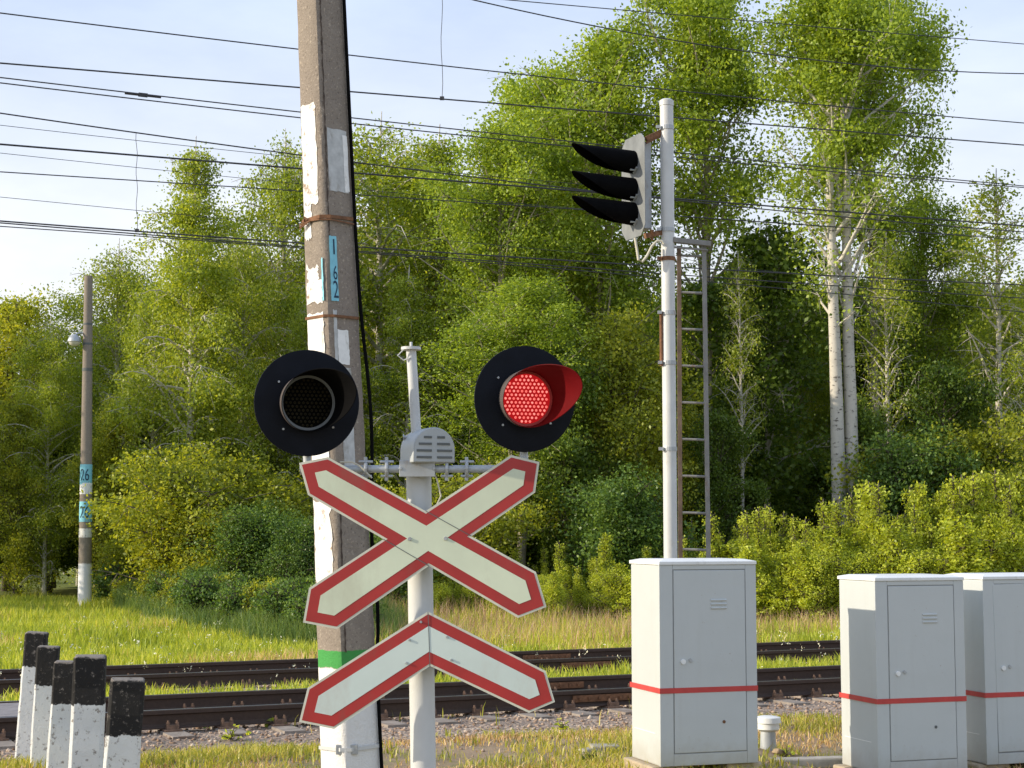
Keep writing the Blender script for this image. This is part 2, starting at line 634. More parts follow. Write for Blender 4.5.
def rock_mat():
    t = NT('gravel_stone')
    r = t.n('ShaderNodeNewGeometry').outputs['Random Per Island']
    c = t.ramp(r, [(0, (.20, .125, .08)), (.4, (.42, .29, .20)), (.75, (.54, .41, .31)), (1, (.64, .54, .43))])
    c = t.mix(t.noise(40, 3, .6, t.obj()), c, t.mix(1., c, (.6, .58, .55), 'MULTIPLY'))
    t.principled(c, .9)
    return t.m


M['rock'] = rock_mat()
tag(rocks('gravel', 34000, 14.2, 26.0, -9, 13, .018, .042, M['rock'],
          lambda x, y, a: np.where(a < 17.6, .6 * smooth(a + noise2(x, y, 1.3, 12) * 1.2, 14.6, 16.8), np.where((a > 20.8) & (a < 22.5), .35, .8))), 'loose pinkish grey gravel under and beside the tracks', 'gravel')
tag(rocks('pebbles', 2500, 10.5, 16.6, -7, 8, .010, .028, M['rock']), 'scattered small stones in the grass before the tracks', 'stones')


# ------------------------------------------------------------------ grass
def blades(n, pick, hmin, hmax, w, lean=.35):
    """pick(n) -> x, y, hscale"""
    x, y, hs = pick(n)
    n = len(x)
    h = rng.uniform(hmin, hmax, n) * hs
    z = ground(x, y)
    ang = rng.uniform(0, math.pi, n)
    la = rng.uniform(0, 2 * math.pi, n)
    ll = h * rng.uniform(0, lean, n) * 1.5
    wx, wy = np.cos(ang) * w / 2, np.sin(ang) * w / 2
    sc = rng.uniform(.6, 1.4, n)
    wx *= sc
    wy *= sc
    mx, my = x + np.cos(la) * ll * .3, y + np.sin(la) * ll * .3
    tx, ty = x + np.cos(la) * ll, y + np.sin(la) * ll
    V = np.stack([np.stack([x - wx, y - wy, z - .02], -1), np.stack([x + wx, y + wy, z - .02], -1),
                  np.stack([mx + wx * .7, my + wy * .7, z + h * .6], -1), np.stack([tx, ty, z + h], -1),
                  np.stack([mx - wx * .7, my - wy * .7, z + h * .6], -1)], 1)
    Fc = (np.arange(n)[:, None, None] * 5 + np.array([(0, 1, 2), (0, 2, 4), (4, 2, 3)])[None]).reshape(-1, 3)
    return V.reshape(-1, 3), Fc, np.stack([tx, ty, z + h], -1)


def grass(name, mat, n, pick, hmin, hmax, w, label, lean=.35):
    V, Fc, tips = blades(n, pick, hmin, hmax, w, lean)
    me = mesh_np(name, V, Fc, mat)
    tag(link(bpy.data.objects.new(name, me)), label, 'grass', kind='stuff')
    return tips


def pick_near(seed, thr, lo=10.8, hi=17.0):
    def f(n):
        x = rng.uniform(-6.5, 8.5, n)
        a = rng.uniform(lo, hi, n)
        y = a + KX * x
        d = noise2(x, y, 1.1, seed)
        d = d + .12 - smooth(a, 15.2, 16.8) * .8 - .25 * smooth(x, 1.5, 2.2) * (1 - smooth(x, 8, 9))
        keep = d + rng.normal(0, .25, n) > thr
        return x[keep], y[keep], 1 + .5 * np.clip(d[keep], -.3, 1)
    return f


grass('grass_tufts', M['grass_near'], 76000, pick_near(3, .22), .03, .09, .012, 'patchy short green grass before the tracks', .8)
grass('dry_grass', M['grass_dry'], 52000, pick_near(8, .0), .02, .06, .011, 'dry straw coloured grass on bare soil', 1.2)


def pick_mid(lo, hi, seed, thr, xlo=-9, xhi=14):
    def f(n):
        x = rng.uniform(xlo, xhi, n)
        a = rng.uniform(lo, hi, n)
        y = a + KX * x
        d = noise2(x, y, 1.2, seed)
        keep = d + rng.normal(0, .3, n) > thr
        return x[keep], y[keep], 1 + .3 * d[keep]
    return f


grass('trackside_weeds', M['grass_far'], 26000, pick_mid(20.9, 22.5, 5, -.1), .06, .22, .02, 'yellow green weeds growing between the two tracks')
grass('verge_grass', M['grass_near'], 9000, pick_mid(25.4, 26.4, 6, .0), .05, .2, .02, 'thin grass at the far edge of the ballast')
grass('track_weeds', M['grass_near'], 2500, pick_mid(17.0, 20.0, 16, .55), .05, .2, .014, 'few weeds sprouting in the near track')


def pick_meadow(n):
    y = rng.uniform(24, 47, n)
    x = rng.uniform(-.36, .36, n) * y
    a = y - KX * x
    keep = (a > 26.0)
    x, y = x[keep], y[keep]
    d = noise2(x, y, .6, 9)
    k2 = d + rng.normal(0, .3, len(x)) > -.35
    return x[k2], y[k2], 1 + .45 * d[k2]


grass('meadow_grass', M['grass_far'], 230000, pick_meadow, .08, .30, .020, 'bright yellow green meadow grass beyond the tracks')


def pick_seed(n):
    y = rng.uniform(28, 41, n)
    x = rng.uniform(-.09, .34, n) * y
    a = y - KX * x
    d = noise2(x, y, .35, 21)
    keep = (a > 27.5) & (d + rng.normal(0, .3, n) > -.2)
    return x[keep], y[keep], 1 + .2 * d[keep]


tips = grass('seeding_grass', M['seed'], 16000, pick_seed, .40, .68, .010, 'tall pinkish seeding grass in front of the saplings')


def pick_dry(n):
    y = rng.uniform(24, 42, n)
    x = rng.uniform(-.36, .36, n) * y
    d = noise2(x, y, .55, 30)
    keep = (y - KX * x > 26) & (d + rng.normal(0, .15, n) > .22)
    return x[keep], y[keep], 1 + 0 * d[keep]


grass('withered_grass', M['grass_dry'], 60000, pick_dry, .08, .30, .016, 'patches of withered straw grass in the meadow')


def pick_tall(n):
    x, y, h = pick_seed(n)
    return x, y, h


grass('tall_meadow_grass', M['grass_far'], 42000, pick_tall, .22, .5, .016, 'taller yellow green grass in front of the saplings')


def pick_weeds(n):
    # tall weeds, colour darkened for the ditch shade, left of the big pole
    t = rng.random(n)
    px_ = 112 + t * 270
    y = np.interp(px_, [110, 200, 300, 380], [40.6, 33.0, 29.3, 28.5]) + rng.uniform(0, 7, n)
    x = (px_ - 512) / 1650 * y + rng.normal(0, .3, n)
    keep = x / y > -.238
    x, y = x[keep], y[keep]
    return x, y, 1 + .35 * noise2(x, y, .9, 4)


grass('ditch_weeds', M['grass_shade'], 90000, pick_weeds, .25, .65, .014, 'tall weeds coloured dark for the ditch shade under the trees', .45)

# small herbs with leaves and pale flowers
fv = []
for (n, al, ah, xl, xh) in ((150, 20.9, 26.2, -9, 13), (200, 27, 34, -14, -2)):
    x = rng.uniform(xl, xh, n)
    y = rng.uniform(al, ah, n) + KX * x
    fv.append(np.stack([x, y, ground(x, y) + rng.uniform(.15, .42, n)], -1))
c = np.concatenate(fv)
n = len(c)
c = (c[:, None] + rng.normal(0, .025, (n, 5, 3))).reshape(-1, 3)
n = len(c)
e1 = rng.normal(0, 1, (n, 3)) * .008
e2 = rng.normal(0, 1, (n, 3)) * .008
V = np.stack([c - e1, c - e2, c + e1, c + e2], 1).reshape(-1, 3)
me = mesh_np('wild_flowers', V, np.arange(n * 4).reshape(-1, 4), M['flower'])
tag(link(bpy.data.objects.new('wild_flowers', me)), 'tiny pale wild flowers scattered in the grass', 'flowers', kind='stuff')


# ------------------------------------------------------------------ trees
def leaf_quads(C, size, r, droop=.0):
    n = len(C)
    s = size * r.uniform(.6, 1.25, n)
    d1 = r.normal(0, 1, (n, 3))
    d1[:, 2] -= droop
    d1 /= np.linalg.norm(d1, axis=1)[:, None]
    d2 = r.normal(0, 1, (n, 3))
    d2 -= d1 * (d1 * d2).sum(1)[:, None]
    d2 /= np.linalg.norm(d2, axis=1)[:, None]
    a = d1 * (s * .62)[:, None]
    b = d2 * (s * .42)[:, None]
    V = np.stack([C - a, C - b + a * .1, C + a, C + b + a * .1], 1).reshape(-1, 3)
    return V, np.arange(n * 4).reshape(-1, 4)


def make_tree(seed, Ht, base, Rad, nl, leaves, leaf, lm, bm_, tr, up=.9, prof='oval', droop=0., sigma=.28, trunks=1, bare=0., twig=6, spread=1.0):
    """returns (trunk mesh, crown mesh). unit: metres, origin at the foot"""
    r = np.random.default_rng(seed)
    mb = MB()
    cl = []
    lw = []
    for tk in range(trunks):
        ox = 0 if trunks == 1 else (-.17 + .34 * tk) * 1.0
        n = 12
        wx = np.cumsum(r.normal(0, .010 * Ht / n * 2.2, n + 1))
        wy = np.cumsum(r.normal(0, .010 * Ht / n * 2.2, n + 1))
        tp = [Vector((ox * (1 + i * .05) + wx[i] * (.35 if trunks == 2 else 1), wy[i], Ht * .97 * i / n - .15)) for i in range(n + 1)]
        tr_ = [tr * (1.25 if i == 0 else 1) * (1 - i / n) ** .75 + .012 for i in range(n + 1)]
        mb.tube(tp, tr_, 8)

        def tpos(h):
            f = max(0, min(n - 1e-6, h / Ht * n))
            i = int(f)
            return tp[i].lerp(tp[i + 1], f - i), tr_[i]
        az = r.uniform(0, 6.28)
        for i in range(nl // trunks):
            q = (i + .5) / (nl // trunks)
            h = base + (Ht * .96 - base) * q ** .9
            az += 2.4 + r.normal(0, .35)
            if prof == 'oval': w = math.sin(math.pi * min(1, .12 + q * .86)) ** .7
            elif prof == 'top': w = (.45 + .75 * q) if q < .65 else .94 * (1 - (q - .65) / .35) ** .6 + .1
            elif prof == 'cone': w = (1 - q) ** 1.05 * .92 + .08
            elif prof == 'birch': w = min(1, q * 4 + .3) * (1 - q) ** .65 + .12
            else: w = 1
            L = Rad * w * (r.uniform(.3, 1.5) if prof == 'cone' else r.uniform(.45, 1.3))
            n_before = len(cl)
            lwt = r.gamma(2.2, 1)
            p0, rr = tpos(h)
            el = up * r.uniform(.7, 1.2) if prof != 'cone' else min(1.45, up * (.75 + .45 * q) * r.uniform(.85, 1.15))
            d = Vector((math.cos(az) * math.cos(el), math.sin(az) * math.cos(el), math.sin(el)))
            pts = [p0]
            m = 6
            for k in range(m):
                d = (d + Vector((r.normal(0, .10), r.normal(0, .10), r.normal(0, .08) - droop * .14 * k))).normalized()
                pts.append(pts[-1] + d * L / m)
            r0 = min(rr * .55, .02 + .016 * L)
            mb.tube(pts, [r0 * (1 - k / m) + .006 for k in range(m + 1)], 5, False)
            for j in range(twig):
                f = r.uniform(.55 if prof == 'top' else .28, 1.0) * m
                k = min(m - 1, int(f))
                a0 = pts[k].lerp(pts[k + 1], f - k)
                dd = Vector((r.normal(0, 1), r.normal(0, 1), r.normal(.25 - droop * 1.4, .7))).normalized()
                tl = L * r.uniform(.18, .42) * (1.15 - .5 * f / m) + .15
                q1 = a0 + dd * tl * .5 + Vector((0, 0, -droop * .1 * tl))
                q2 = a0 + dd * tl + Vector((0, 0, -droop * .55 * tl))
                mb.tube([a0, q1, q2], [.010, .007, .003], 3, False)
                if r.random() < bare: continue
                for t_ in np.linspace(.25, 1.05, 4):
                    b = (a0.lerp(q1, t_ * 2) if t_ < .5 else q1.lerp(q2, (t_ - .5) * 2))
                    cl.append((b.x, b.y, b.z))
            cl.append(tuple(pts[-1]))
            cl.append(tuple(pts[-1]))
            lw += [lwt * ((.08 if prof == 'cone' else .35) + L) * (q ** 1.1 + .06 if prof == 'top' else 1)] * (len(cl) - n_before)
    cl = np.array(cl)
    wgt = r.gamma(.75, 1, len(cl)) * np.array(lw)
    idx = r.choice(len(cl), leaves, p=wgt / wgt.sum())
    C = cl[idx] + np.clip(r.normal(0, 1, (leaves, 3)), -1.7, 1.7) * np.array([sigma, sigma, sigma * .8]) * spread * .86
    if droop: C[:, 2] -= np.abs(r.normal(0, droop * .35, leaves))
    C = C[C[:, 2] > .08]
    V, Fc = leaf_quads(C, leaf, r, droop)
    crown = mesh_np('crown', V, Fc, lm)
    tm = bpy.data.meshes.new('trunk')
    tm.from_pydata(mb.v, [], mb.f)
    tm.polygons.foreach_set('use_smooth', [True] * len(tm.polygons))
    tm.materials.append(bm_)
    return tm, crown, Ht


SUN_EL, SUN_AZ = R(20.5), None
protos = {
    'aspen_a': make_tree(1, 17, 6.0, 3.7, 62, 42000, .095, M['leaf_aspen'], M['bark_aspen'], .17, 1.0, 'top', 0, .33, 1, .06, 8),
    'aspen_b': make_tree(2, 17, 3.0, 3.6, 74, 52000, .095, M['leaf_aspen'], M['bark_aspen'], .17, .85, 'oval', 0, .36, 1, .03, 8),
    'aspen_twin': make_tree(3, 17.5, 7.6, 3.9, 62, 42000, .095, M['leaf_aspen'], M['bark_birch'], .23, 1.02, 'top', 0, .34, 2, .05, 8),
    'birch_a': make_tree(4, 15, 2.2, 2.7, 76, 46000, .080, M['leaf_birch'], M['bark_birch'], .13, .75, 'birch', .55, .27, 1, .03, 8),
    'birch_b': make_tree(5, 15, 1.2, 3.1, 84, 52000, .085, M['leaf_birch'], M['bark_birch'], .14, .7, 'oval', .5, .33, 1, .03, 8),
    'birch_thin': make_tree(6, 13, 4.5, 1.9, 44, 5200, .085, M['leaf_birch'], M['bark_birch'], .11, .85, 'birch', .25, .28, 1, .35, 7),
    'broad_a': make_tree(7, 10, .5, 2.8, 72, 42000, .095, M['leaf_broad'], M['bark_dark'], .12, .65, 'oval', .1, .34, 1, .0, 8),
    'broad_b': make_tree(8, 10, .4, 2.5, 70, 40000, .09, M['leaf_broad'], M['bark_dark'], .11, .8, 'birch', .1, .32, 1, .0, 8),
    'dark_a': make_tree(9, 11, 1.2, 2.7, 60, 22000, .13, M['leaf_dark'], M['bark_dark'], .12, .7, 'oval', .1, .36, 1, .0, 7),
    'dark_b': make_tree(10, 12, 3.5, 2.4, 50, 17000, .13, M['leaf_dark'], M['bark_birch'], .10, .8, 'oval', .2, .36, 1, .05, 7),
    'shrub_a': make_tree(11, 3.2, .1, 1.5, 46, 26000, .058, M['leaf_shrub_shade'], M['bark_dark'], .04, .8, 'oval', .1, .22, 1, 0, 7),
    'shrub_b': make_tree(12, 3.0, .1, 1.6, 46, 26000, .058, M['leaf_broad'], M['bark_dark'], .04, .7, 'oval', .1, .24, 1, 0, 7),
    'herb_a': make_tree(17, 1., .03, .55, 34, 2600, .05, M['leaf_shrub_shade'], M['bark_dark'], .008, .95, 'oval', 0, .09, 1, 0, 5),
    'herb_b': make_tree(18, 1., .03, .45, 34, 2200, .045, M['leaf_broad'], M['bark_dark'], .008, 1.1, 'cone', 0, .08, 1, 0, 5),
    'bush_bright': make_tree(16, 2.1, .1, .95, 50, 12000, .045, M['leaf_sapling'], M['bark_dark'], .03, .95, 'oval', 0, .14, 1, 0, 7),
    'sapling_a': make_tree(13, 3.2, .15, .60, 44, 4200, .062, M['leaf_sapling'], M['bark_dark'], .022, 1.05, 'cone', 0, .08, 1, 0, 6),
    'sapling_b': make_tree(14, 2.8, .1, .72, 44, 4600, .062, M['leaf_sapling'], M['bark_dark'], .02, 1.05, 'cone', 0, .09, 1, 0, 6),
    'sapling_c': make_tree(15, 3.4, .2, .42, 38, 3200, .058, M['leaf_sapling'], M['bark_dark'], .02, 1.1, 'cone', 0, .07, 1, 0, 6),
}
tr_rand = random.Random(5)


def plant(kind, x, y, height, ws, name, label, cat, group=None, rz=None):
    tm, cm, h0 = protos[kind]
    s = height / h0
    t = thing(name, (x, y, gz(x, y) - .03), label, cat, group, rz=tr_rand.uniform(0, 6.28) if rz is None else rz)
    t.scale = (s * ws, s * ws, s)
    link(bpy.data.objects.new('trunk', tm), t)
    link(bpy.data.objects.new('crown', cm), t)
    return t


def plant_px(kind, px, top, Y, ws=1., name='tree', label='', cat='tree', group=None, rz=None):
    p = P(px, top, Y)
    return plant(kind, p.x, Y, p.z - gz(p.x, Y), ws, name, label, cat, group, rz)


TREES = [
    # kind, px, top, Y, width scale, name, label, group, rz
    ('birch_a', 196, 116, 44, 1.0, 'birch_tree', 'tall slender birch rising above its neighbours left of the leaning pole', None, .4),
    ('birch_b', 284, 108, 48, .80, 'birch_tree', 'yellow green birch whose top shows just left of the leaning concrete pole', None, 2.),
    ('birch_b', 382, 90, 50, 1.15, 'birch_tree', 'broad drooping birch showing right behind the leaning concrete pole', None, 4.),
    ('birch_a', 438, 104, 52, 1.2, 'birch_tree', 'birch behind the thin upper mast of the crossing post', None, 1.),
    ('aspen_b', 500, 104, 45, .95, 'aspen_tree', 'bright green aspen above the red lit lamp, leftmost of the aspens', None, 1.2),
    ('aspen_b', 598, 4, 47, 1.05, 'aspen_tree', 'very tall bright aspen directly left of the three hooded signal', None, 3.3),
    ('aspen_b', 552, 40, 49, .9, 'aspen_tree', 'tall aspen between the red lamp and the hooded signal', None, 5.1),
    ('aspen_a', 702, -20, 47, .95, 'aspen_tree', 'tall aspen with pale forked trunk just behind the ladder top', None, .2),
    ('aspen_twin', 836, -32, 43, .98, 'aspen_tree', 'twin stemmed aspen with two pale bare trunks above the second cabinet', None, .1),
    ('aspen_a', 868, 0, 48, .85, 'aspen_tree', 'tall aspen at the right edge of the high crowns', None, 2.4),
    ('aspen_b', 922, 178, 50, .9, 'tree', 'dark leaved tree at the foot of the tallest aspens on their right', None, 1.4),
    ('birch_thin', 994, 148, 45, 1.1, 'birch_tree', 'sparse thin birch with nearly bare branches near the right edge', None, .6),
    ('birch_thin', 888, 215, 45, .9, 'birch_tree', 'leaning thin birch trunk between the twin aspen and the sparse birch', None, 2.2),
    ('birch_thin', 1030, 250, 44, .9, 'birch_tree', 'thin birch cut by the right edge of the photo', None, 3.2),
    ('birch_thin', 738, 235, 45, .7, 'birch_tree', 'thin birch trunk seen just right of the ladder', None, 4.2),
    ('broad_a', 14, 285, 54, 1.1, 'tree', 'rounded tree at the far left edge of the wood', None, 1.),
    ('birch_b', 52, 300, 47, .8, 'tree', 'bushy yellow green tree directly left of the far lamp pole', None, .3),
    ('birch_b', 118, 222, 50, 1.0, 'birch_tree', 'birch standing right behind the far lamp pole', None, 2.6),
    ('birch_b', 156, 262, 46, .7, 'tree', 'yellow green tree in front of the slender birch', None, 4.),
    ('birch_b', 246, 215, 46, .75, 'tree', 'rounded tree behind the dark unlit lamp', None, 5.),
    ('broad_a', 20, 395, 47, .8, 'tree', 'low rounded tree at the left edge, nearest there', None, 3.),
    ('broad_b', 112, 390, 46, .9, 'tree', 'low bushy tree behind the lower half of the far lamp pole', None, 3.6),
    ('birch_b', 318, 262, 45, .75, 'tree', 'bushy tree hidden partly by the unlit lamp', None, .9),
    ('birch_a', 408, 250, 45, 1.1, 'tree', 'olive green tree right behind the crossing post mast', None, 1.9),
    ('aspen_b', 520, 262, 41, 1.5, 'tree', 'leafy bright tree behind the red lit lamp', None, 2.9),
    ('broad_a', 612, 300, 42, 1.0, 'tree', 'leafy tree left of the signal mast below the hooded signal', None, .7),
    ('dark_a', 566, 330, 41, .9, 'tree', 'darker tree between the red lamp and signal mast', None, 2.7),
    ('broad_b', 655, 335, 44, .8, 'tree', 'green tree directly behind the signal mast', None, 1.7),
    ('dark_b', 764, 205, 47, 1.1, 'tree', 'dark tree between the ladder and the twin aspen', None, .5),
    ('birch_b', 795, 270, 50, .8, 'tree', 'shaded tree left behind the twin pale trunks', None, .5),
    ('birch_b', 960, 250, 50, 1., 'tree', 'green tree left behind the sparse thin birch', None, 4.5),
    ('dark_a', 856, 385, 44, .8, 'tree', 'low dark tree right behind the twin pale trunks', None, 3.),
    ('dark_a', 940, 350, 44, .9, 'tree', 'low dark tree between thin birches on the right', None, 4.),
    ('dark_a', 716, 400, 43, .8, 'tree', 'low dark tree behind the ladder foot', None, 4.6),
    ('birch_b', 1020, 268, 47, .9, 'tree', 'dark tree at the right edge behind the third cabinet', None, 5.),
]
for (k, px, top, Y, ws, nm, lb, gr, rz) in TREES:
    plant_px(k, px, top, Y, ws, nm, lb, 'tree', gr, rz)

# deeper wood: rows of trees behind, tops follow the photo's skyline
sky = [(-80, 330), (0, 325), (60, 330), (120, 290), (190, 230), (260, 235), (300, 215), (380, 165), (450, 170), (520, 190), (600, 200), (680, 250), (740, 240), (800, 240), (860, 235), (930, 240), (1024, 238), (1100, 235)]
sx_, sy_ = zip(*sky)
kinds = ['birch_b', 'broad_a', 'dark_b', 'aspen_b', 'dark_a', 'birch_a']
for row, (Y0, n, dy) in enumerate(((55, 21, 12), (64, 19, 22), (74, 17, 30))):
    for i in range(n):
        px = -70 + (i + .5 * (row % 2)) * 1160 / (n - 1) + tr_rand.uniform(-15, 15)
        top = float(np.interp(px, sx_, sy_)) + dy + tr_rand.uniform(-12, 34)
        k = kinds[(i * 5 + row * 2) % 6]
        plant_px(k, px, top, Y0 + tr_rand.uniform(-2, 3), 1.05, 'tree', 'leafy tree deeper in the wood behind the front trees', 'tree', 'trees deeper in the wood')
# understory that closes the wood at the foot
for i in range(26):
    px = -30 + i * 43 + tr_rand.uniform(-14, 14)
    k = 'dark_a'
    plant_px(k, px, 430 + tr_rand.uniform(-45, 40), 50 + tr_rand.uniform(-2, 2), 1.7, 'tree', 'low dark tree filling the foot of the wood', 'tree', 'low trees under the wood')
# trees off the left side that throw the evening shade on the ditch
for (x, y, h) in ((-19, 42, 10), (-21, 36.5, 5.5), (-24, 47, 13)):
    plant('broad_a', x, y, h, 1.2, 'tree', 'bushy tree at the end of the wood left of the far pole', 'tree', 'trees at the left end of the wood')

SHR = [
    ('shrub_b', 190, 462, 39, 1.15, 'rounded bright bush lit by the sun under the slender birch'),
    ('shrub_b', 150, 520, 43.5, 1.1, 'low bush right of the far lamp pole'),
    ('shrub_a', 250, 508, 37.5, 1.25, 'rounded green bush coloured as if shaded, left of the leaning pole'),
    ('shrub_a', 300, 520, 36.5, 1.0, 'green bush coloured as if shaded, touching the leaning pole on its left'),
    ('shrub_a', 205, 565, 37, 1.2, 'low bush coloured as if shaded, in the ditch'),
    ('shrub_a', 130, 560, 43.5, 1.2, 'low bush just right of the far lamp pole foot'),
    ('shrub_b', 235, 455, 41, 1.2, 'bush behind the rounded shade-coloured bush'),
    ('shrub_b', 460, 470, 39, 1.1, 'bush right of the crossing post behind the sign arm'),
    ('shrub_a', 395, 520, 36, 1.0, 'bush between the leaning pole and the crossing post'),
    ('shrub_a', 905, 438, 42, 1.0, 'rounded green bush behind the saplings above the second cabinet'),
    ('shrub_b', 955, 425, 43, 1.0, 'bush behind the saplings above the third cabinet'),
    ('shrub_a', 620, 480, 38.5, 1.2, 'green bush behind the saplings left of the first cabinet'),
]
for k, px, top, Y, ws, lb in SHR:
    plant_px(k, px, top, Y, ws, 'bush', lb, 'bush')

# saplings along the edge of the meadow
bx_px = [425, 480, 560, 640, 700, 760, 860, 940, 1024, 1100]
for n, tops, spread_, lo, hi, wlo, whi, kk in (
        (80, [572, 566, 560, 548, 538, 525, 512, 505, 498, 492], 26, 34.6, 38.5, 1.15, 1.6, ['sapling_a', 'sapling_b', 'sapling_b']),
        (120, [558, 546, 532, 516, 502, 486, 468, 458, 450, 444], 60, 35.2, 39.5, .75, 1.05, ['sapling_c', 'sapling_a', 'sapling_c'])):
    for i in range(n):
        px = 425 + (i + tr_rand.uniform(-.6, .6)) * (1090 - 425) / n
        Y = tr_rand.uniform(lo, hi)
        top = float(np.interp(px, bx_px, tops)) + spread_ * tr_rand.random()
        plant_px(tr_rand.choice(kk), px, top, Y, tr_rand.uniform(wlo, whi), 'sapling', 'bright green sapling with pointed top in the row along the meadow', 'sapling', 'saplings in a row along the meadow')
for i in range(34):
    px = 425 + (i + tr_rand.uniform(-.6, .6)) * (1090 - 425) / 34
    Y = tr_rand.uniform(34.8, 38)
    top = float(np.interp(px, bx_px, [582, 578, 574, 568, 560, 550, 540, 532, 525, 520])) + 34 * tr_rand.random()
    plant_px('bush_bright', px, top, Y, tr_rand.uniform(.9, 1.35), 'bush', 'rounded bright green bush between the saplings along the meadow', 'bush', 'bushes among the saplings')
# low leafy growth down the shaded ditch
for i in range(90):
    t_ = (i + tr_rand.uniform(-.4, .4)) / 89
    px = 116 + t_ * 250
    yy = float(np.interp(px, [110, 200, 300, 380], [41, 33.5, 29.8, 29.0])) + 6.0 * tr_rand.random() ** 1.3
    plant(tr_rand.choice(['herb_a', 'herb_a', 'herb_b']), (px - 512) / F * yy, yy, tr_rand.uniform(.45, 1.15), tr_rand.uniform(.8, 1.1), 'low_shrub', 'low leafy shrub in the shaded ditch between the far pole and the leaning pole', 'shrub', 'low shrubs down the shaded ditch')


# ------------------------------------------------------------------ railway tracks
def track(aN, aF, label):
    # origin on the near rail at X=0
    t = thing('railway_track', (0, aN, 0), label, 'railway track')
    g = (aF - aN) / TL           # gauge measured across
    D = TD

    def w(s, c, z): return Vector(D * s + TN * c + Vector((0, 0, z)))
    prof = [(-.075, -.185), (.075, -.185), (.075, -.172), (.022, -.160), (.010, -.14), (.010, -.055), (.036, -.042), (.036, -.008), (.028, 0), (-.028, 0), (-.036, -.008), (-.036, -.042), (-.010, -.055), (-.010, -.14), (-.022, -.160), (-.075, -.172)]
    for off in (0, g):
        mb = MB()
        npf = len(prof)
        vs = [w(s, off + c, z) for s in (-70, 70) for c, z in prof]
        mb.add(vs, [tuple(range(npf)), tuple(range(npf, 2 * npf))] + [(i, (i + 1) % npf, (i + 1) % npf + npf, i + npf) for i in range(npf)])
        mb.build('rail', M['rail'], t)
    # joint bars (fish plates)
    for off, s0 in ((0, 1.15), (g, 1.3), (0, -11.), (g, 13.)):
        mb = MB()
        a, b = w(s0 - .4, off - .022, -.095), w(s0 + .4, off - .022, -.095)
        mb.bar(a, b, .022, .075)
        for q in (-.32, -.2, -.07, .07, .2, .32):
            mb.bar(w(s0 + q, off - .03, -.095), w(s0 + q, off - .055, -.095), .03, .03)
        mb.build('fish_plate', M['rust'], t)
    # sleepers
    def sleeper_mb(mb, s):
        j = tr_rand.uniform(-.02, .02)
        c0, c1 = -.59 + j, g + .59 + j
        vs = []
        for c, hz in ((c0, 1), (c1, 1)):
            for ds, z in ((-.145, -.36), (.145, -.36), (.11, -.205), (-.11, -.205)):
                vs.append(w(s + ds, c, z))
        mb.add(vs, [(0, 1, 2, 3), (7, 6, 5, 4), (0, 4, 5, 1), (1, 5, 6, 2), (2, 6, 7, 3), (3, 7, 4, 0)])

    def clip_mb(mb, s, off):
        mb.bar(w(s - .09, off, -.196), w(s + .09, off, -.196), .34, .018)
        for sd in (-1, 1):
            c = off + sd * .105
            mb.bar(w(s - .06, c, -.165), w(s + .06, c, -.165), .06, .045)
            for e_ in (-.045, .045):
                mb.tube([w(s + e_, c, -.19), w(s + e_, c, -.10)], .011, 6)
                mb.tube([w(s + e_, c, -.145), w(s + e_, c, -.118)], .020, 6)
    rest = MB()
    for i in range(-62, 90):
        s = i * .56 + .1
        if -20 <= i < 30:
            mb = MB()
            sleeper_mb(mb, s)
            sl = mb.build('sleeper', M['sleeper'], t)
            for off in (0, g):
                mc = MB()
                clip_mb(mc, s, off)
                mc.build('rail_fastener', M['rust_light'], sl)
        else:
            sleeper_mb(rest, s)
    tag(rest.build('sleepers', M['concrete_slab'], t), kind='stuff')
    return t


track(A1N, A1F, 'near railway track right behind the grey cabinets, dark rusty rails')
track(A2N, A2F, 'far railway track beside the bright meadow, dark rusty rails')

# rubber crossing deck at the left edge
cr = thing('crossing_deck', tuple(P(10, 705, 17.0).xy) + (0,), 'ribbed dark rubber deck panel laid between the near rails at left edge', 'level crossing')
pp = P(24, 700, 1)
s_edge = None
Xe = (24 - 512) / F
# X where the track's centre line is seen at the panel edge
Xr = -4.57
mb = MB()
o0 = Vector((Xr, A1N + KX * Xr, 0))
for k in range(4):
    s1 = -k * 1.0 - .01
    s0 = s1 - .98
    a = [o0 + TD * s + TN * c for s, c in ((s0, .10), (s1, .10), (s1, 1.42), (s0, 1.42))]
    mb.add([(*p.xy, -.05) for p in a] + [(*p.xy, -.016) for p in a], [(0, 1, 2, 3), (4, 5, 6, 7), (0, 1, 5, 4), (1, 2, 6, 5), (2, 3, 7, 6), (3, 0, 4, 7)])
    for r_ in range(16):
        c = .15 + r_ * .08
        mb.bar(o0 + TD * s0 + TN * c + Vector((0, 0, -.012)), o0 + TD * s1 + TN * c + Vector((0, 0, -.012)), .045, .016)
ob = mb.build('panel', M['rubber'], cr)
ob.matrix_parent_inverse = cr.matrix_basis.inverted()


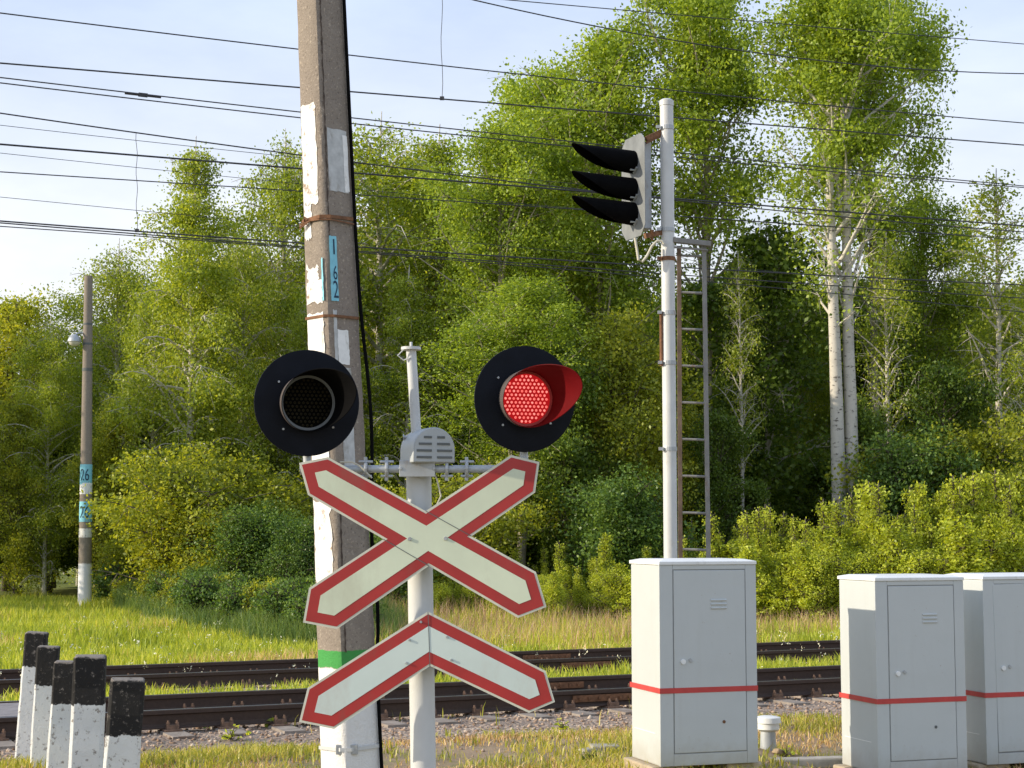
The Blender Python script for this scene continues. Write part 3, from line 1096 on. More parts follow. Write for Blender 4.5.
# ------------------------------------------------------------------ inset helper for the sign graphics
def inset(poly, d):
    n = len(poly)
    A = sum(poly[i][0] * poly[(i + 1) % n][1] - poly[(i + 1) % n][0] * poly[i][1] for i in range(n))
    sg = 1 if A > 0 else -1
    L = []
    for i in range(n):
        (x0, y0), (x1, y1) = poly[i], poly[(i + 1) % n]
        dx, dy = x1 - x0, y1 - y0
        l = math.hypot(dx, dy)
        nx_, ny_ = -dy / l * sg, dx / l * sg
        L.append((x0 + nx_ * d, y0 + ny_ * d, dx, dy))
    out = []
    for i in range(n):
        x0, y0, dx0, dy0 = L[i - 1]
        x1, y1, dx1, dy1 = L[i]
        den = dx0 * dy1 - dy0 * dx1
        t = ((x1 - x0) * dy1 - (y1 - y0) * dx1) / den
        out.append((x0 + dx0 * t, y0 + dy0 * t))
    return out


def cross(p, q, r, s):
    den = (q[0] - p[0]) * (s[1] - r[1]) - (q[1] - p[1]) * (s[0] - r[0])
    t = ((r[0] - p[0]) * (s[1] - r[1]) - (r[1] - p[1]) * (s[0] - r[0])) / den
    return (p[0] + (q[0] - p[0]) * t, p[1] + (q[1] - p[1]) * t)


# ------------------------------------------------------------------ the level crossing signal
YS = 6.90
YP = 7.03
foot = P(428.5, 860, YP)
cs = thing('crossing_signal', (foot.x, YP, gz(foot.x, YP)), 'level crossing signal post with diagonal cross sign, chevron sign, one red lit lamp', 'crossing signal')
ORG = Vector(cs.location)


def rel(v): return Vector(v) - ORG


mb = MB()
pb, pt = rel(P(427.5, 860, YP)), rel(P(418.5, 462, YP))
pb.z = -.1
mb.tube([pb, pt], .0535, 28)
mb.tube([pt, pt + Vector((0, 0, .02))], [.0535, .03], 28)
mb.build('post', M['pipe'], cs, True)
mb = MB()
t0, t1 = rel(P(418, 462, YP)), rel(P(411, 349, YP))
mb.tube([t0, t1], .0215, 18)
mb.build('upper_pipe', M['pipe'], cs, True)
mb = MB()
mb.tube([t1 + Vector((0, 0, -.004)), t1 + Vector((0, 0, .008))], .043, 20)
# stub bolt and curl of wire
mb.tube([t1 + Vector((0, 0, .008)), t1 + Vector((0, 0, .03))], .006, 8)
mb.tube([t1 + Vector((-.028, -.03, -.004)), t1 + Vector((-.055, -.02, -.03)), t1 + Vector((-.03, -.02, -.05)), t1 + Vector((.0, -.022, -.04))], .003, 6)
mb.build('pipe_cap', M['pipe'], cs, True)

# horizontal bar
yb = YP - .075
mb = MB()
mb.tube([rel(P(300, 469, yb)), rel(P(528, 469, yb))], .0165, 14)
mb.build('crossbar', M['grey_metal'], cs, True)
for px, r_ in ((366, .034), (387, .038), (447, .034), (467, .040)):
    mb = MB()
    c = rel(P(px, 469, yb))
    mb.tube([c - Vector((.006, 0, 0)), c + Vector((.006, 0, 0))], r_, 16)
    mb.bar(c + Vector((-.002, 0, -.05)), c + Vector((-.002, 0, .05)), .026, .014)
    mb.tube([c + Vector((-.03, -.012, .03)), c + Vector((.03, -.012, .03))], .006, 8)
    mb.tube([c + Vector((-.026, -.012, -.03)), c + Vector((.026, -.012, -.03))], .006, 8)
    mb.build('clamp', M['galv'], cs, False, .002)
mb = MB()
c = rel(P(418, 469, yb + .03))
mb.bar(c + Vector((-.075, -.055, 0)), c + Vector((.075, -.055, 0)), .012, .07)
mb.tube([c + Vector((-.07, -.065, .0)), c + Vector((-.07, .09, .0))], .008, 8)
mb.tube([c + Vector((.07, -.065, .0)), c + Vector((.07, .09, .0))], .008, 8)
mb.build('clamp', M['galv'], cs, False, .002)
# thin wires from the bell and along the bar
mb = MB()
mb.tube([rel(P(430, 463, YP - .09)), rel(P(437, 480, YP - .08)), rel(P(441, 496, YP - .07)), rel(P(430, 520, YP - .06))], .0035, 6)
mb.tube([rel(P(340, 462, YP - .1)), rel(P(352, 462, YP - .1)), rel(P(360, 466, YP - .1)), rel(P(372, 478, YP - .1))], .004, 6)
mb.build('wiring', M['cable_grey'], cs, True)

# bell housing: arched box turned a little to the right
bc = rel(P(426, 463.5, YP - .02))
th = R(21)
fx = Vector((math.cos(th), math.sin(th), 0))
fn = Vector((math.sin(th), -math.cos(th), 0))


def bell_poly(w, h, k=14, e=0):
    pts = [(-w, e), (w, e), (w, h - w)]
    for i in range(1, k):
        a = math.pi * i / k
        pts.append((w * math.cos(a), h - w + w * math.sin(a)))
    pts.append((-w, h - w))
    return pts


mb = MB()
po = bell_poly(.092, .148)
n_ = len(po)
f0 = [bc + fx * x + Vector((0, 0, z)) + fn * .11 for x, z in po]
f1 = [bc + fx * x + Vector((0, 0, z)) - fn * .075 for x, z in po]
mb.add(f0 + f1, [tuple(range(n_)), tuple(range(n_, 2 * n_))] + [(i, (i + 1) % n_, (i + 1) % n_ + n_, i + n_) for i in range(n_)])
bell = mb.build('bell_housing', M['bell'], cs, True, .004)
mb = MB()
rim = inset(po, .004)
po2 = [bc + fx * x + Vector((0, 0, z)) + fn * .1125 for x, z in rim]
mb.add(po2, [tuple(range(n_))])
mb.build('front_plate', M['bell'], bell)
mb = MB()
for r_, z in enumerate((.022, .050, .078, .106)):
    hw = (.078, .078, .068, .046)[r_]
    for sd in (-1, 1):
        a = bc + fx * (sd * .012) + fn * .114 + Vector((0, 0, z))
        b = bc + fx * (sd * hw) + fn * .114 + Vector((0, 0, z))
        mb.bar(a, b, .003, .0095, up=(0, 0, 1))
mb.build('vent_slots', M['seam'], bell)
mb = MB()
c = rel(P(403, 437, YP))
mb.tube([c, c + Vector((.05, 0, -.004))], .007, 8)
mb.tube([c, c + Vector((.004, 0, 0))], .013, 8)
mb.build('bolt', M['galv'], bell)

# crossbuck
A1 = [(299, 463), (328, 457), (536, 572), (546.5, 607), (518, 618), (308, 495)]
A2 = [(511, 455), (539.5, 462), (535, 492.5), (337, 629), (303, 622.5), (309, 588)]
It = cross(A1[1], A1[2], A2[0], A2[5])
Ir = cross(A1[1], A1[2], A2[2], A2[3])
Ib = cross(A1[4], A1[5], A2[2], A2[3])
Il = cross(A1[4], A1[5], A2[0], A2[5])
U = [A1[0], A1[1], It, A2[0], A2[1], A2[2], Ir, A1[2], A1[3], A1[4], Ib, A2[3], A2[4], A2[5], Il, A1[5]]


def to_plane(poly, Y):
    out = []
    for q in poly:
        p = rel(P(q[0], q[1], Y))
        out.append((p.x, p.z))
    return out


def plate(name, polys, Y, th_, mat, parent, bev=0):
    mb = MB()
    y = Y - ORG.y
    for q in polys:
        mb.prism(to_plane(q, Y), y, y + th_)
    return mb.build(name, mat, parent, False, bev)


def sheet(name, poly, Y, mat, parent):
    return plate(name, [poly], Y, .0008, mat, parent)


g_ = .35
cb = plate('cross_sign', [A1], YS, .003, M['sign_edge'], cs, .0008)
plate('sign_arm', [[A2[0], A2[1], A2[2], (Ir[0] + g_, Ir[1] - g_), (It[0] + g_, It[1] - g_)]], YS, .003, M['sign_edge'], cb)
plate('sign_arm', [[A2[3], A2[4], A2[5], (Il[0] - g_, Il[1] + g_), (Ib[0] - g_, Ib[1] + g_)]], YS, .003, M['sign_edge'], cb)
sheet('red_border', inset(U, 2.3), YS - .0015, M['sign_red'], cb)
sheet('cream_face', inset(U, 12.6), YS - .0026, M['sign_cream'], cb)
mb = MB()
for p, q in ((It, Ir), (Il, Ib)):
    mb.bar(rel(P(p[0], p[1], YS - .0036)), rel(P(q[0], q[1], YS - .0036)), .0028, .001, up=(0, 1, 0))
mb.build('sign_seam', M['seam'], cb)


def bolts(pts, Y, parent, r_=.0075):
    for px, py in pts:
        mb = MB()
        c = rel(P(px, py, Y))
        mb.tube([c + Vector((0, .002, 0)), c + Vector((0, -.006, 0))], [r_, r_ * .8], 8)
        mb.build('bolt', M['galv'], parent)


bolts([(409.5, 539), (445.5, 538.5)], YS - .003, cb, .009)
# chevron
C = [(428, 611.5), (545.6, 671), (555, 702), (529, 713), (430, 666), (334, 729), (299, 722), (307.5, 688)]
cv = plate('chevron_sign', [[C[0], C[1], C[2], C[3], C[4]]], YS, .003, M['sign_edge'], cs, .0008)
plate('sign_arm', [[(C[0][0] - .6, C[0][1] + .3), (C[4][0] - .6, C[4][1] + .3), C[5], C[6], C[7]]], YS, .003, M['sign_edge'], cv)
sheet('red_border', inset(C, 2.3), YS - .0015, M['sign_red'], cv)
sheet('white_face', inset(C, 12.6), YS - .0026, M['sign_white'], cv)
mb = MB()
mb.bar(rel(P(428, 612, YS - .0036)), rel(P(430, 665.5, YS - .0036)), .0028, .001, up=(0, 1, 0))
mb.build('sign_seam', M['seam'], cv)
bolts([(409.5, 640), (447, 637), (406.5, 663), (451.5, 660), (421, 622)], YS - .003, cv, .006)
# brackets between signs and post
mb = MB()
for y in (520, 556, 636, 662):
    c = rel(P(427, y, YP))
    mb.bar(c + Vector((-.09, -.105, 0)), c + Vector((.09, -.105, 0)), .012, .035)
    mb.bar(c + Vector((-.075, -.1, 0)), c + Vector((-.06, .06, 0)), .006, .035)
    mb.bar(c + Vector((.075, -.1, 0)), c + Vector((.06, .06, 0)), .006, .035)
    mb.bar(c + Vector((-.063, .062, 0)), c + Vector((.063, .062, 0)), .006, .035)
mb.build('sign_bracket', M['galv'], cs)


# lamp heads
def lamp_head(px, py, lit):
    Yh = YP - .12
    yaw, pit = R(19), R(-2)
    c = rel(P(px, py, Yh))
    ax = Vector((math.sin(yaw) * math.cos(pit), -math.cos(yaw) * math.cos(pit), math.sin(pit)))
    rx = Vector((math.cos(yaw), math.sin(yaw), 0))
    uz = ax.cross(rx) * -1
    if uz.z < 0: uz = -uz

    def W(a, r_, d): return c + rx * (math.cos(a) * r_) + uz * (math.sin(a) * r_) + ax * d
    hd = MB()
    hd.tube([c - ax * .005, c - ax * .05, c - ax * .12, c - ax * .135], [.15, .14, .11, .07], 32)
    # stem down to the bar
    q = rel(P(px - 4, 469, yb))
    hd.tube([c - ax * .05 + Vector((0, 0, -.05)), Vector((c.x, q.y, q.z))], .017, 12)
    hd.tube([Vector((c.x, q.y, q.z)) - Vector((.03, 0, 0)), Vector((c.x, q.y, q.z)) + Vector((.03, 0, 0))], .026, 14)
    head = hd.build('signal_head', M['grey_metal'], cs, True)
    # backplate: ring with rolled rim
    mb = MB()
    K = 72
    rings = [(.118, -.002), (.118, .006), (.214, .006), (.2235, .004), (.2235, -.004), (.216, -.002)]
    vs, fs = [], []
    for r_, d in rings:
        vs += [W(2 * math.pi * k / K, r_, d) for k in range(K)]
    for i in range(len(rings)):
        j = (i + 1) % len(rings)
        for k in range(K):
            k2 = (k + 1) % K
            fs.append((i * K + k, i * K + k2, j * K + k2, j * K + k))
    mb.add(vs, fs)
    mb.build('backplate', M['black'], head, True)
    for a in (145, 228, 318, 50):
        mb = MB()
        mb.tube([W(R(a), .150, .004), W(R(a), .150, .012)], .0048, 8)
        mb.build('screw', M['galv'], head)
    # hood: visor longest at upper right
    a0 = R(33)
    K = 64

    def hl(a):
        f = (1 + math.cos(a - a0)) / 2
        return .040 + .285 * f ** 2.6 + .045 * math.exp(-(math.atan2(math.sin(a - R(150)), math.cos(a - R(150))) / R(55)) ** 2)
    hb = MB()
    vs, fs = [], []
    NR = 9
    for side in (0, 1):
        for j in range(NR):
            t = j / (NR - 1)
            for k in range(K):
                a = 2 * math.pi * k / K
                L = hl(a) * t
                r_ = .118 + .022 * (L / .28) * (1 if True else 0) - (.0025 if side else 0)
                vs.append(W(a, r_, .004 + L))
    for side in (0, 1):
        b0 = side * NR * K
        for j in range(NR - 1):
            for k in range(K):
                k2 = (k + 1) % K
                fs.append((b0 + j * K + k, b0 + j * K + k2, b0 + (j + 1) * K + k2, b0 + (j + 1) * K + k))
    for k in range(K):
        k2 = (k + 1) % K
        fs.append(((NR - 1) * K + k, (NR - 1) * K + k2, NR * K + (NR - 1) * K + k2, NR * K + (NR - 1) * K + k))
    nv = NR * K
    hb.add(vs[:nv], [f for f in fs if max(f) < nv])
    hb.build('hood', M['hood_outer_sunlit'], head, True)
    hi = MB()
    hi.add(vs, [f for f in fs if max(f) >= nv])
    hi.build('hood_lining', M['hood_red_lit'] if lit else M['hood_black'], head, True)
    # lens
    mb = MB()
    mb.tube([W(0, 0, .006), W(0, 0, .014)], [.107, .1065], 48)
    mb.build('lens', M['led_base'] if lit else M['lens_dark'], head, True)
    mb = MB()
    K = 48
    vs = [W(2 * math.pi * k / K, r_, d) for r_, d in ((.105, .014), (.105, .020), (.1155, .020)) for k in range(K)]
    mb.add(vs, [(i * K + k, i * K + (k + 1) % K, (i + 1) * K + (k + 1) % K, (i + 1) * K + k) for i in range(2) for k in range(K)])
    mb.build('lens_ring', M['plate_dark'] if not lit else M['red_tape'], head, True)  # red on the lit ring stands in for lens glow
    mb = MB()
    st = .0182
    for i in range(-8, 9):
        for j in range(-8, 9):
            x = (i + (j % 2) * .5) * st
            y = j * st * .866
            if math.hypot(x, y) > .098: continue
            p = c + rx * x + uz * y + ax * .014
            mb.tube([p, p + ax * .003, p + ax * .0045], [.0056, .0045, .0015], 8)
    mb.build('led_array', M['led'] if lit else M['lens_dot'], head, True)
    return head


h1 = lamp_head(307, 403, False)
h2 = lamp_head(525, 399, True)
tag(h1, 'dark unlit round lamp head on the left')
tag(h2, 'round lamp head on the right, lit red')

# ------------------------------------------------------------------ leaning concrete pole
YC = 8.7
c0, c1 = P(351, 768, YC), P(320, 0, YC)
ldx = (c1.x - c0.x) / (c1.z - c0.z)
cx0 = c0.x - ldx * c0.z
up_ = thing('utility_pole', (cx0, YC, -.08), 'leaning square concrete pole with peeling whitewash, green band and blue number', 'utility pole')
phi = R(41)
KZ = (.241 - .200) / (c1.z - c0.z)


def side(z): return .241 - KZ * (z - c0.z)


# local frame: near ridge direction is -Y (towards camera), faces rotate about it
dl = Vector((-math.sin(phi + math.pi / 2 - math.pi / 2), 0, 0))


def pole_pt(face, u, z, off=0.):
    """face 'L' or 'R' ; u from the near ridge outwards 0..1 ; local coords of the pole thing"""
    s = side(z) / 2
    # square corners rotated: near corner
    el = Vector((-math.sin(phi), math.cos(phi), 0))       # along the left face, from ridge, going left/away
    er = Vector((math.cos(phi), math.sin(phi), 0))        # along the right face, going right/away
    cen = Vector((ldx * z, 0, z + .08))
    ridge = cen - (el + er) * s
    ch = .034
    if face == 'L':
        return ridge + el * (ch + (2 * s - 2 * ch) * u) - er * off
    return ridge + er * (ch + (2 * s - 2 * ch) * u) - el * off


mb = MB()
zs = list(np.linspace(-.3, 9.6, 100))
rings = []
for z in zs:
    s = side(z) / 2
    el = Vector((-math.sin(phi), math.cos(phi), 0))
    er = Vector((math.cos(phi), math.sin(phi), 0))
    cen = Vector((ldx * z, 0, z + .08))
    ch = .034
    pts = []
    for (a, b) in ((-1, -1), (1, -1), (1, 1), (-1, 1)):
        # corner (a along er, b along el), two chamfer points + middle
        k = cen + er * (a * s) + el * (b * s)
        order = (Vector(-b * 0 * er), 0)
        if (a, b) in ((-1, -1), (1, 1)):
            q1, q2 = k - el * (b * ch), k - er * (a * ch)
        else:
            q1, q2 = k - er * (a * ch), k - el * (b * ch)
        mid = k - (er * a + el * b) * (ch * .32)
        jit = random.Random(int(z * 1000) + a * 7 + b * 13)
        j = jit.uniform(-.002, .002)
        pts += [q1, mid + (er * a + el * b) * j, q2]
    rings.append(pts)
nr = 12
vs = [p for r_ in rings for p in r_]
fs = [(i * nr + k, i * nr + (k + 1) % nr, (i + 1) * nr + (k + 1) % nr, (i + 1) * nr + k) for i in range(len(rings) - 1) for k in range(nr)]
fs += [tuple(range(nr)), tuple(range((len(rings) - 1) * nr, len(rings) * nr))]
mb.add(vs, fs)
shaft = mb.build('shaft', M['pole_near'], up_, True)


def zy(py): return P(330, py, YC).z


def patch(name, face, u0, u1, y0, y1, rag, mat, off=.003, nn=10, seed=1, parent=None):
    """flat sheet glued to a face; ragged edges"""
    r_ = random.Random(seed)
    rows = []
    zt, zb = zy(y0), zy(y1)
    du = rag / side(2.5)
    for i in range(nn + 1):
        f = i / nn
        z = zt + (zb - zt) * f
        a = u0 + r_.uniform(-du, du)
        b = u1 + r_.uniform(-du, du)
        rows.append((max(-.09, a), min(1, b), z))
    mb = MB()
    vs, fs = [], []
    m = 6
    for i, (a, b, z) in enumerate(rows):
        for k in range(m + 1):
            u = a + (b - a) * k / m
            zz = z + (r_.uniform(-rag, rag) if i in (0, nn) else 0)
            vs.append(pole_pt(face, u, zz, off))
    for i in range(nn):
        for k in range(m):
            q = i * (m + 1) + k
            fs.append((q, q + 1, q + m + 2, q + m + 1))
    mb.add(vs, fs)
    return mb.build(name, mat, parent or up_)


patch('whitewash_patch', 'L', .04, 1., 108, 208, .010, M['whitewash'], seed=2, nn=22)
patch('whitewash_patch', 'L', .55, 1., 205, 242, .015, M['whitewash'], seed=3)
patch('whitewash_patch', 'L', .02, 1., 284, 305, .010, M['whitewash'], .003, seed=4)
patch('whitewash_patch', 'L', .25, .9, 268, 290, .022, M['whitewash'], .002, seed=14)
patch('poster', 'L', .0, 1., 315, 356, .006, M['paper'], .004, seed=5)
patch('poster', 'R', .0, .14, 313, 372, .004, M['paper_grey'], .004, seed=55)
patch('poster', 'R', .04, .93, 133, 195, .003, M['paper_grey'], .003, seed=6)
patch('poster_remnant', 'R', .74, .95, 138, 194, .003, M['paper'], .0045, seed=66)
patch('poster', 'R', .16, .62, 332, 366, .003, M['paper'], .003, seed=7)
patch('poster', 'L', .0, 1., 366, 470, .006, M['paper'], .003, seed=77)
patch('poster', 'R', .2, .66, 369, 470, .004, M['paper_grey'], .003, seed=78)
patch('whitewash_patch', 'L', .05, 1., 500, 618, .018, M['whitewash'], .003, seed=8, nn=24)
patch('whitewash_patch', 'L', .25, 1., 462, 498, .012, M['whitewash'], .003, seed=18)
# blue number patch along the ridge
num = patch('number_patch', 'R', -.06, .26, 240, 304, .002, M['blue_paint'], .0045, seed=9)
patch('number_patch_edge', 'L', -.08, .02, 262, 304, .004, M['blue_paint'], .0035, seed=10)
M['crack'] = simple('crack_dark', (.07, .05, .038), .95, var=.4, scale=40)
patch('ridge_crack', 'R', -.05, -.005, -20, 225, .005, M['crack'], .0015, seed=31, nn=60)
patch('ridge_crack', 'R', -.05, .0, 225, 240, .005, M['crack'], .0015, seed=32, nn=8)
patch('ridge_crack', 'R', -.04, .005, 470, 650, .005, M['crack'], .0015, seed=33, nn=40)


def glyph(ch, name):
    cu = bpy.data.curves.new(name, 'FONT')
    cu.body = ch
    cu.size = 1
    cu.extrude = 0
    cu.resolution_u = 4
    to = bpy.data.objects.new('tmp', cu)
    col.objects.link(to)
    dg = bpy.context.evaluated_depsgraph_get()
    me = bpy.data.meshes.new_from_object(to.evaluated_get(dg))
    bpy.data.objects.remove(to)
    return me


def digit_on(face, ch, uc, wpx, y0, y1, off, parent, fn_=None):
    me = glyph(ch, 'digit')
    co = np.array([v.co[:] for v in me.vertices])
    x0, x1 = co[:, 0].min(), co[:, 0].max()
    yy0, yy1 = co[:, 1].min(), co[:, 1].max()
    zt, zb = zy(y0), zy(y1)
    sgn = 1 if face == 'R' else -1
    for v in me.vertices:
        u = uc + sgn * ((v.co.x - x0) / (x1 - x0) - .5) * wpx
        z = zb + (zt - zb) * (v.co.y - yy0) / (yy1 - yy0)
        v.co = pole_pt(face, u, z, off)
    me.materials.clear()
    me.materials.append(M['digit'])
    o = bpy.data.objects.new('digit', me)
    link(o, parent)


digit_on('R', '1', .13, .065, 243, 258, .006, num)
digit_on('R', '6', .15, .17, 269, 283, .006, num)
digit_on('R', '2', .145, .21, 284, 301, .006, num)


# straps round the pole
def strap(y, h, mat, name, tilt=0., off=.006, th_=.004):
    z = zy(y)
    mb = MB()
    pts = []
    for f, u in (('L', 1.06), ('L', .5), ('L', -.03), ('R', 0.03), ('R', .5), ('R', 1.06)):
        pts.append(pole_pt(f, u, z + tilt * (u if f == 'R' else -u), off))
    # back side
    s = side(z)
    cen = Vector((ldx * z, 0, z + .08))
    back = cen * 2 - pts[2]
    back.z = z + .08
    pts.append(back)
    n_ = len(pts)
    vs = []
    for p in pts:
        d = (p - cen)
        d.z = 0
        d.normalize()
        vs += [p + Vector((0, 0, -h / 2)), p + Vector((0, 0, h / 2)), p + d * th_ + Vector((0, 0, h / 2)), p + d * th_ + Vector((0, 0, -h / 2))]
    fs = []
    for i in range(n_):
        j = (i + 1) % n_
        for k in range(4):
            k2 = (k + 1) % 4
            fs.append((i * 4 + k, i * 4 + k2, j * 4 + k2, j * 4 + k))
    mb.add(vs, fs)
    return mb.build(name, mat, up_)


strap(221, .018, M['rust'], 'wire_tie', .004)
strap(224, .008, M['rust'], 'wire_tie', -.008, .010)
strap(319, .014, M['rust'], 'rusty_strap', .0)
sb = strap(746, .018, M['pipe'], 'steel_strap', .006)
mb = MB()
zc = zy(746)
mb.bar(pole_pt('L', .12, zc, .016), pole_pt('R', .22, zc, .016), .018, .05)
mb.build('buckle', M['galv'], sb, False, .003)
mb = MB()
for k in range(3):
    mb.tube([pole_pt('L', .9 - k * .1, zy(224 + k * 2), .012), pole_pt('L', .75, zy(219 + k), .028), pole_pt('L', .45, zy(223), .012), pole_pt('L', 1.05, zy(226 + k * 2), .03)], .0035, 5)
mb.build('wire_tie', M['rust'], up_)
# black cable down the right hand side
mb = MB()
pts = []
for py in range(-120, 1000, 25):
    z = zy(py)
    if z < -.05: break
    sag = .015 + .035 * math.exp(-((py - 420) / 90) ** 2) + .02 * math.exp(-((py - 610) / 40) ** 2)
    p = pole_pt('R', 1.02, z, 0) + Vector((sag, .0, 0))
    pts.append(p)
mb.tube(pts, .0095, 8)
mb.build('cable', M['cable'], up_, True)

# ------------------------------------------------------------------ far lamp pole
YL = 41.0
b, tp = P(84.5, 613, YL), P(88.5, 276, YL)
lp = thing('lamp_pole', (b.x, YL, b.z - .05), 'far concrete pole with whitewashed foot, blue numbers and small street lamp', 'lamp pole')
o_ = Vector(lp.location)
mb = MB()
mb.tube([b - o_ + Vector((0, 0, -.3)), b - o_, tp - o_], [.175, .172, .105], 14)
mb.build('shaft', M['pole_far'], lp, True)


def far_ring(y, h, mat, name, k=1.04, parent=None):
    p = P(86, y, YL) - o_
    f = (y - 276) / (613 - 276)
    r_ = (.105 + .067 * f) * k
    q = (b - o_).lerp(tp - o_, 1 - f)
    mb = MB()
    mb.tube([q - Vector((0, 0, h / 2)), q + Vector((0, 0, h / 2))], r_, 16)
    return mb.build(name, mat, parent or lp, True)


far_ring(325, .05, M['seam'], 'band')
far_ring(345, .05, M['seam'], 'band')
far_ring(371, .08, M['seam'], 'band')
for y, h, m in ((490, .28, M['paper']), (509, .04, M['blue_paint']), (534, .22, M['whitewash'])):
    far_ring(y, h, m, 'poster', 1.02)
for y, txt in ((476, '26'), (513, '26')):
    rg = far_ring(y, .5, M['blue_paint'], 'number_patch', 1.03)
    me = glyph(txt, 'digit')
    co = np.array([v.co[:] for v in me.vertices])
    x0, x1 = co[:, 0].min(), co[:, 0].max()
    f = (y - 276) / (613 - 276)
    q = (b - o_).lerp(tp - o_, 1 - f)
    rr = (.105 + .067 * f) * 1.06
    for v in me.vertices:
        ang = ((v.co.x - x0) / (x1 - x0) - .5) * 1.5
        v.co = Vector((q.x + math.sin(ang) * rr, q.y - math.cos(ang) * rr, q.z - .15 + v.co.y * .42))
    me.materials.clear()
    me.materials.append(M['digit'])
    link(bpy.data.objects.new('digit', me), rg)
lc = P(74.5, 341, YL - .2) - o_
mb = MB()
mb.tube([lc + Vector((.0, 0, .16)), lc + Vector((0, 0, .10)), lc + Vector((0, 0, .02)), lc + Vector((0, 0, -.02))], [.05, .13, .17, .17], 16)
lamp = mb.build('lamp_head', M['galv'], lp, True)
mb = MB()
mb.tube([lc + Vector((0, 0, -.022)), lc + Vector((0, 0, -.08)), lc + Vector((0, 0, -.13))], [.15, .12, .05], 16)
mb.build('lamp_glass', M['porcelain'], lamp, True)
mb = MB()
mb.tube([lc + Vector((0, 0, .15)), lc + Vector((.1, .1, .22)), P(87, 334, YL) - o_], .025, 8)
mb.build('lamp_arm', M['galv'], lp, True)

# ------------------------------------------------------------------ signal mast with ladder
YM = 16.0
mt, mbm = P(666.5, 100, YM), P(671, 600, YM)
ms = thing('signal_mast', (mbm.x, YM, gz(mbm.x, YM)), 'tall grey railway signal mast with three black hoods and a ladder', 'railway signal')
O2 = Vector(ms.location)


def rm(px, py, Y=YM): return P(px, py, Y) - O2


mb = MB()
bt = rm(671, 600)
bt.z = -.1
mb.tube([bt, rm(666.5, 101)], .066, 20)
mb.build('pole', M['pipe'], ms, True)
mb = MB()
mb.tube([rm(666.5, 106), rm(666.5, 101), rm(666.5, 99.5)], [.071, .071, .05], 20)
mb.build('pole_cap', M['pipe'], ms, True)
for y in (128, 230, 259, 313, 363, 449):
    mb = MB()
    q = rm(np.interp(y, [100, 600], [666.5, 671]), y)
    mb.tube([q - Vector((0, 0, .02)), q + Vector((0, 0, .02))], .072, 18)
    mb.bar(q + Vector((-.07, -.05, 0)), q + Vector((-.11, -.05, 0)), .03, .03)
    mb.build('clamp', M['rust'] if y in (259,) else M['galv'], ms)
# conduit on the left of the pole
mb = MB()
mb.tube([rm(661, 312, YM - .03), rm(661.5, 366, YM - .03)], .016, 8)
mb.build('conduit', M['rust'], ms, True)
# ladder
ld = MB()
ld.bar(rm(679, 246, YM + .15), rm(680.5, 575, YM + .15), .028, .04)
lad = ld.build('ladder', M['brown_metal'], ms)
mb = MB()
mb.bar(rm(704, 246, YM + .12), rm(709, 600, YM + .12), .045, .04)
mb.build('stringer', M['dull_steel'], lad)
for i in range(10):
    y = 255.5 + i * 36.7
    xr = np.interp(y, [246, 600], [704, 709])
    mb = MB()
    mb.tube([rm(680.5, y, YM + .15), rm(xr, y + 1, YM + .12)], .012, 8)
    mb.build('rung', M['dull_steel'], lad)
mb = MB()
mb.bar(rm(672, 240, YM - .02), rm(710, 244, YM + .1), .06, .05)
mb.bar(rm(672, 247, YM - .02), rm(708, 250, YM + .1), .02, .02)
mb.build('ladder_bracket', M['dull_steel'], ms, False, .004)

# signal head
hn = Vector((-.92, -.39, 0)).normalized()     # facing direction
hp = Vector((-.39, .92, 0)).normalized()      # plate direction: near edge -> far edge
near_mid = rm(645.3, 182, YM - .15)
wd = .50
cen = near_mid + hp * (wd / 2)
zt = rm(645.3, 133, YM - .15).z
zb = rm(645.3, 231, YM - .15).z
hh = (zt - zb) / 2
cen.z = (zt + zb) / 2
hw = wd / 2
pl = [(-hw, -hh), (-hw, hh), (-hw + .06, hh + .02), (hw - .12, hh - .0), (hw, hh - .13), (hw, -hh + .10), (hw - .12, -hh - .02), (-hw + .06, -hh - .03)]
pl = [(-hw, -hh + .07), (-hw, hh - .05), (-hw + .09, hh + .02), (hw - .09, hh + .02), (hw, hh - .07), (hw, -hh + .07), (hw - .09, -hh - .03), (-hw + .09, -hh - .03)]
mb = MB()
f0 = [cen + hp * x + Vector((0, 0, z)) + hn * .006 for x, z in pl]
f1 = [cen + hp * x + Vector((0, 0, z)) for x, z in pl]
n_ = len(pl)
mb.add(f0 + f1, [tuple(range(n_)), tuple(range(n_, 2 * n_))] + [(i, (i + 1) % n_, (i + 1) % n_ + n_, i + n_) for i in range(n_)])
box = MB()
bx_ = [(-.12, -hh + .05), (.12, -hh + .05), (.12, hh - .05), (-.12, hh - .05)]
f0 = [cen + hp * x + Vector((0, 0, z)) - hn * .002 for x, z in bx_]
f1 = [cen + hp * x + Vector((0, 0, z)) - hn * .14 for x, z in bx_]
box.add(f0 + f1, [(0, 1, 2, 3), (4, 5, 6, 7), (0, 1, 5, 4), (1, 2, 6, 5), (2, 3, 7, 6), (3, 0, 4, 7)])
sh = box.build('signal_head', M['galv'], ms, False, .01)
mb.build('backplate', M['plate_dark'], sh, False, .002)
mb = MB()
for k in range(6):
    z = -hh + .1 + k * (2 * hh - .2) / 5
    q = cen - hp * .135 - hn * .03 + Vector((0, 0, z))
    mb.tube([q - Vector((0, 0, .02)), q + Vector((0, 0, .02))], .012, 6)
mb.build('hinges', M['galv'], sh)
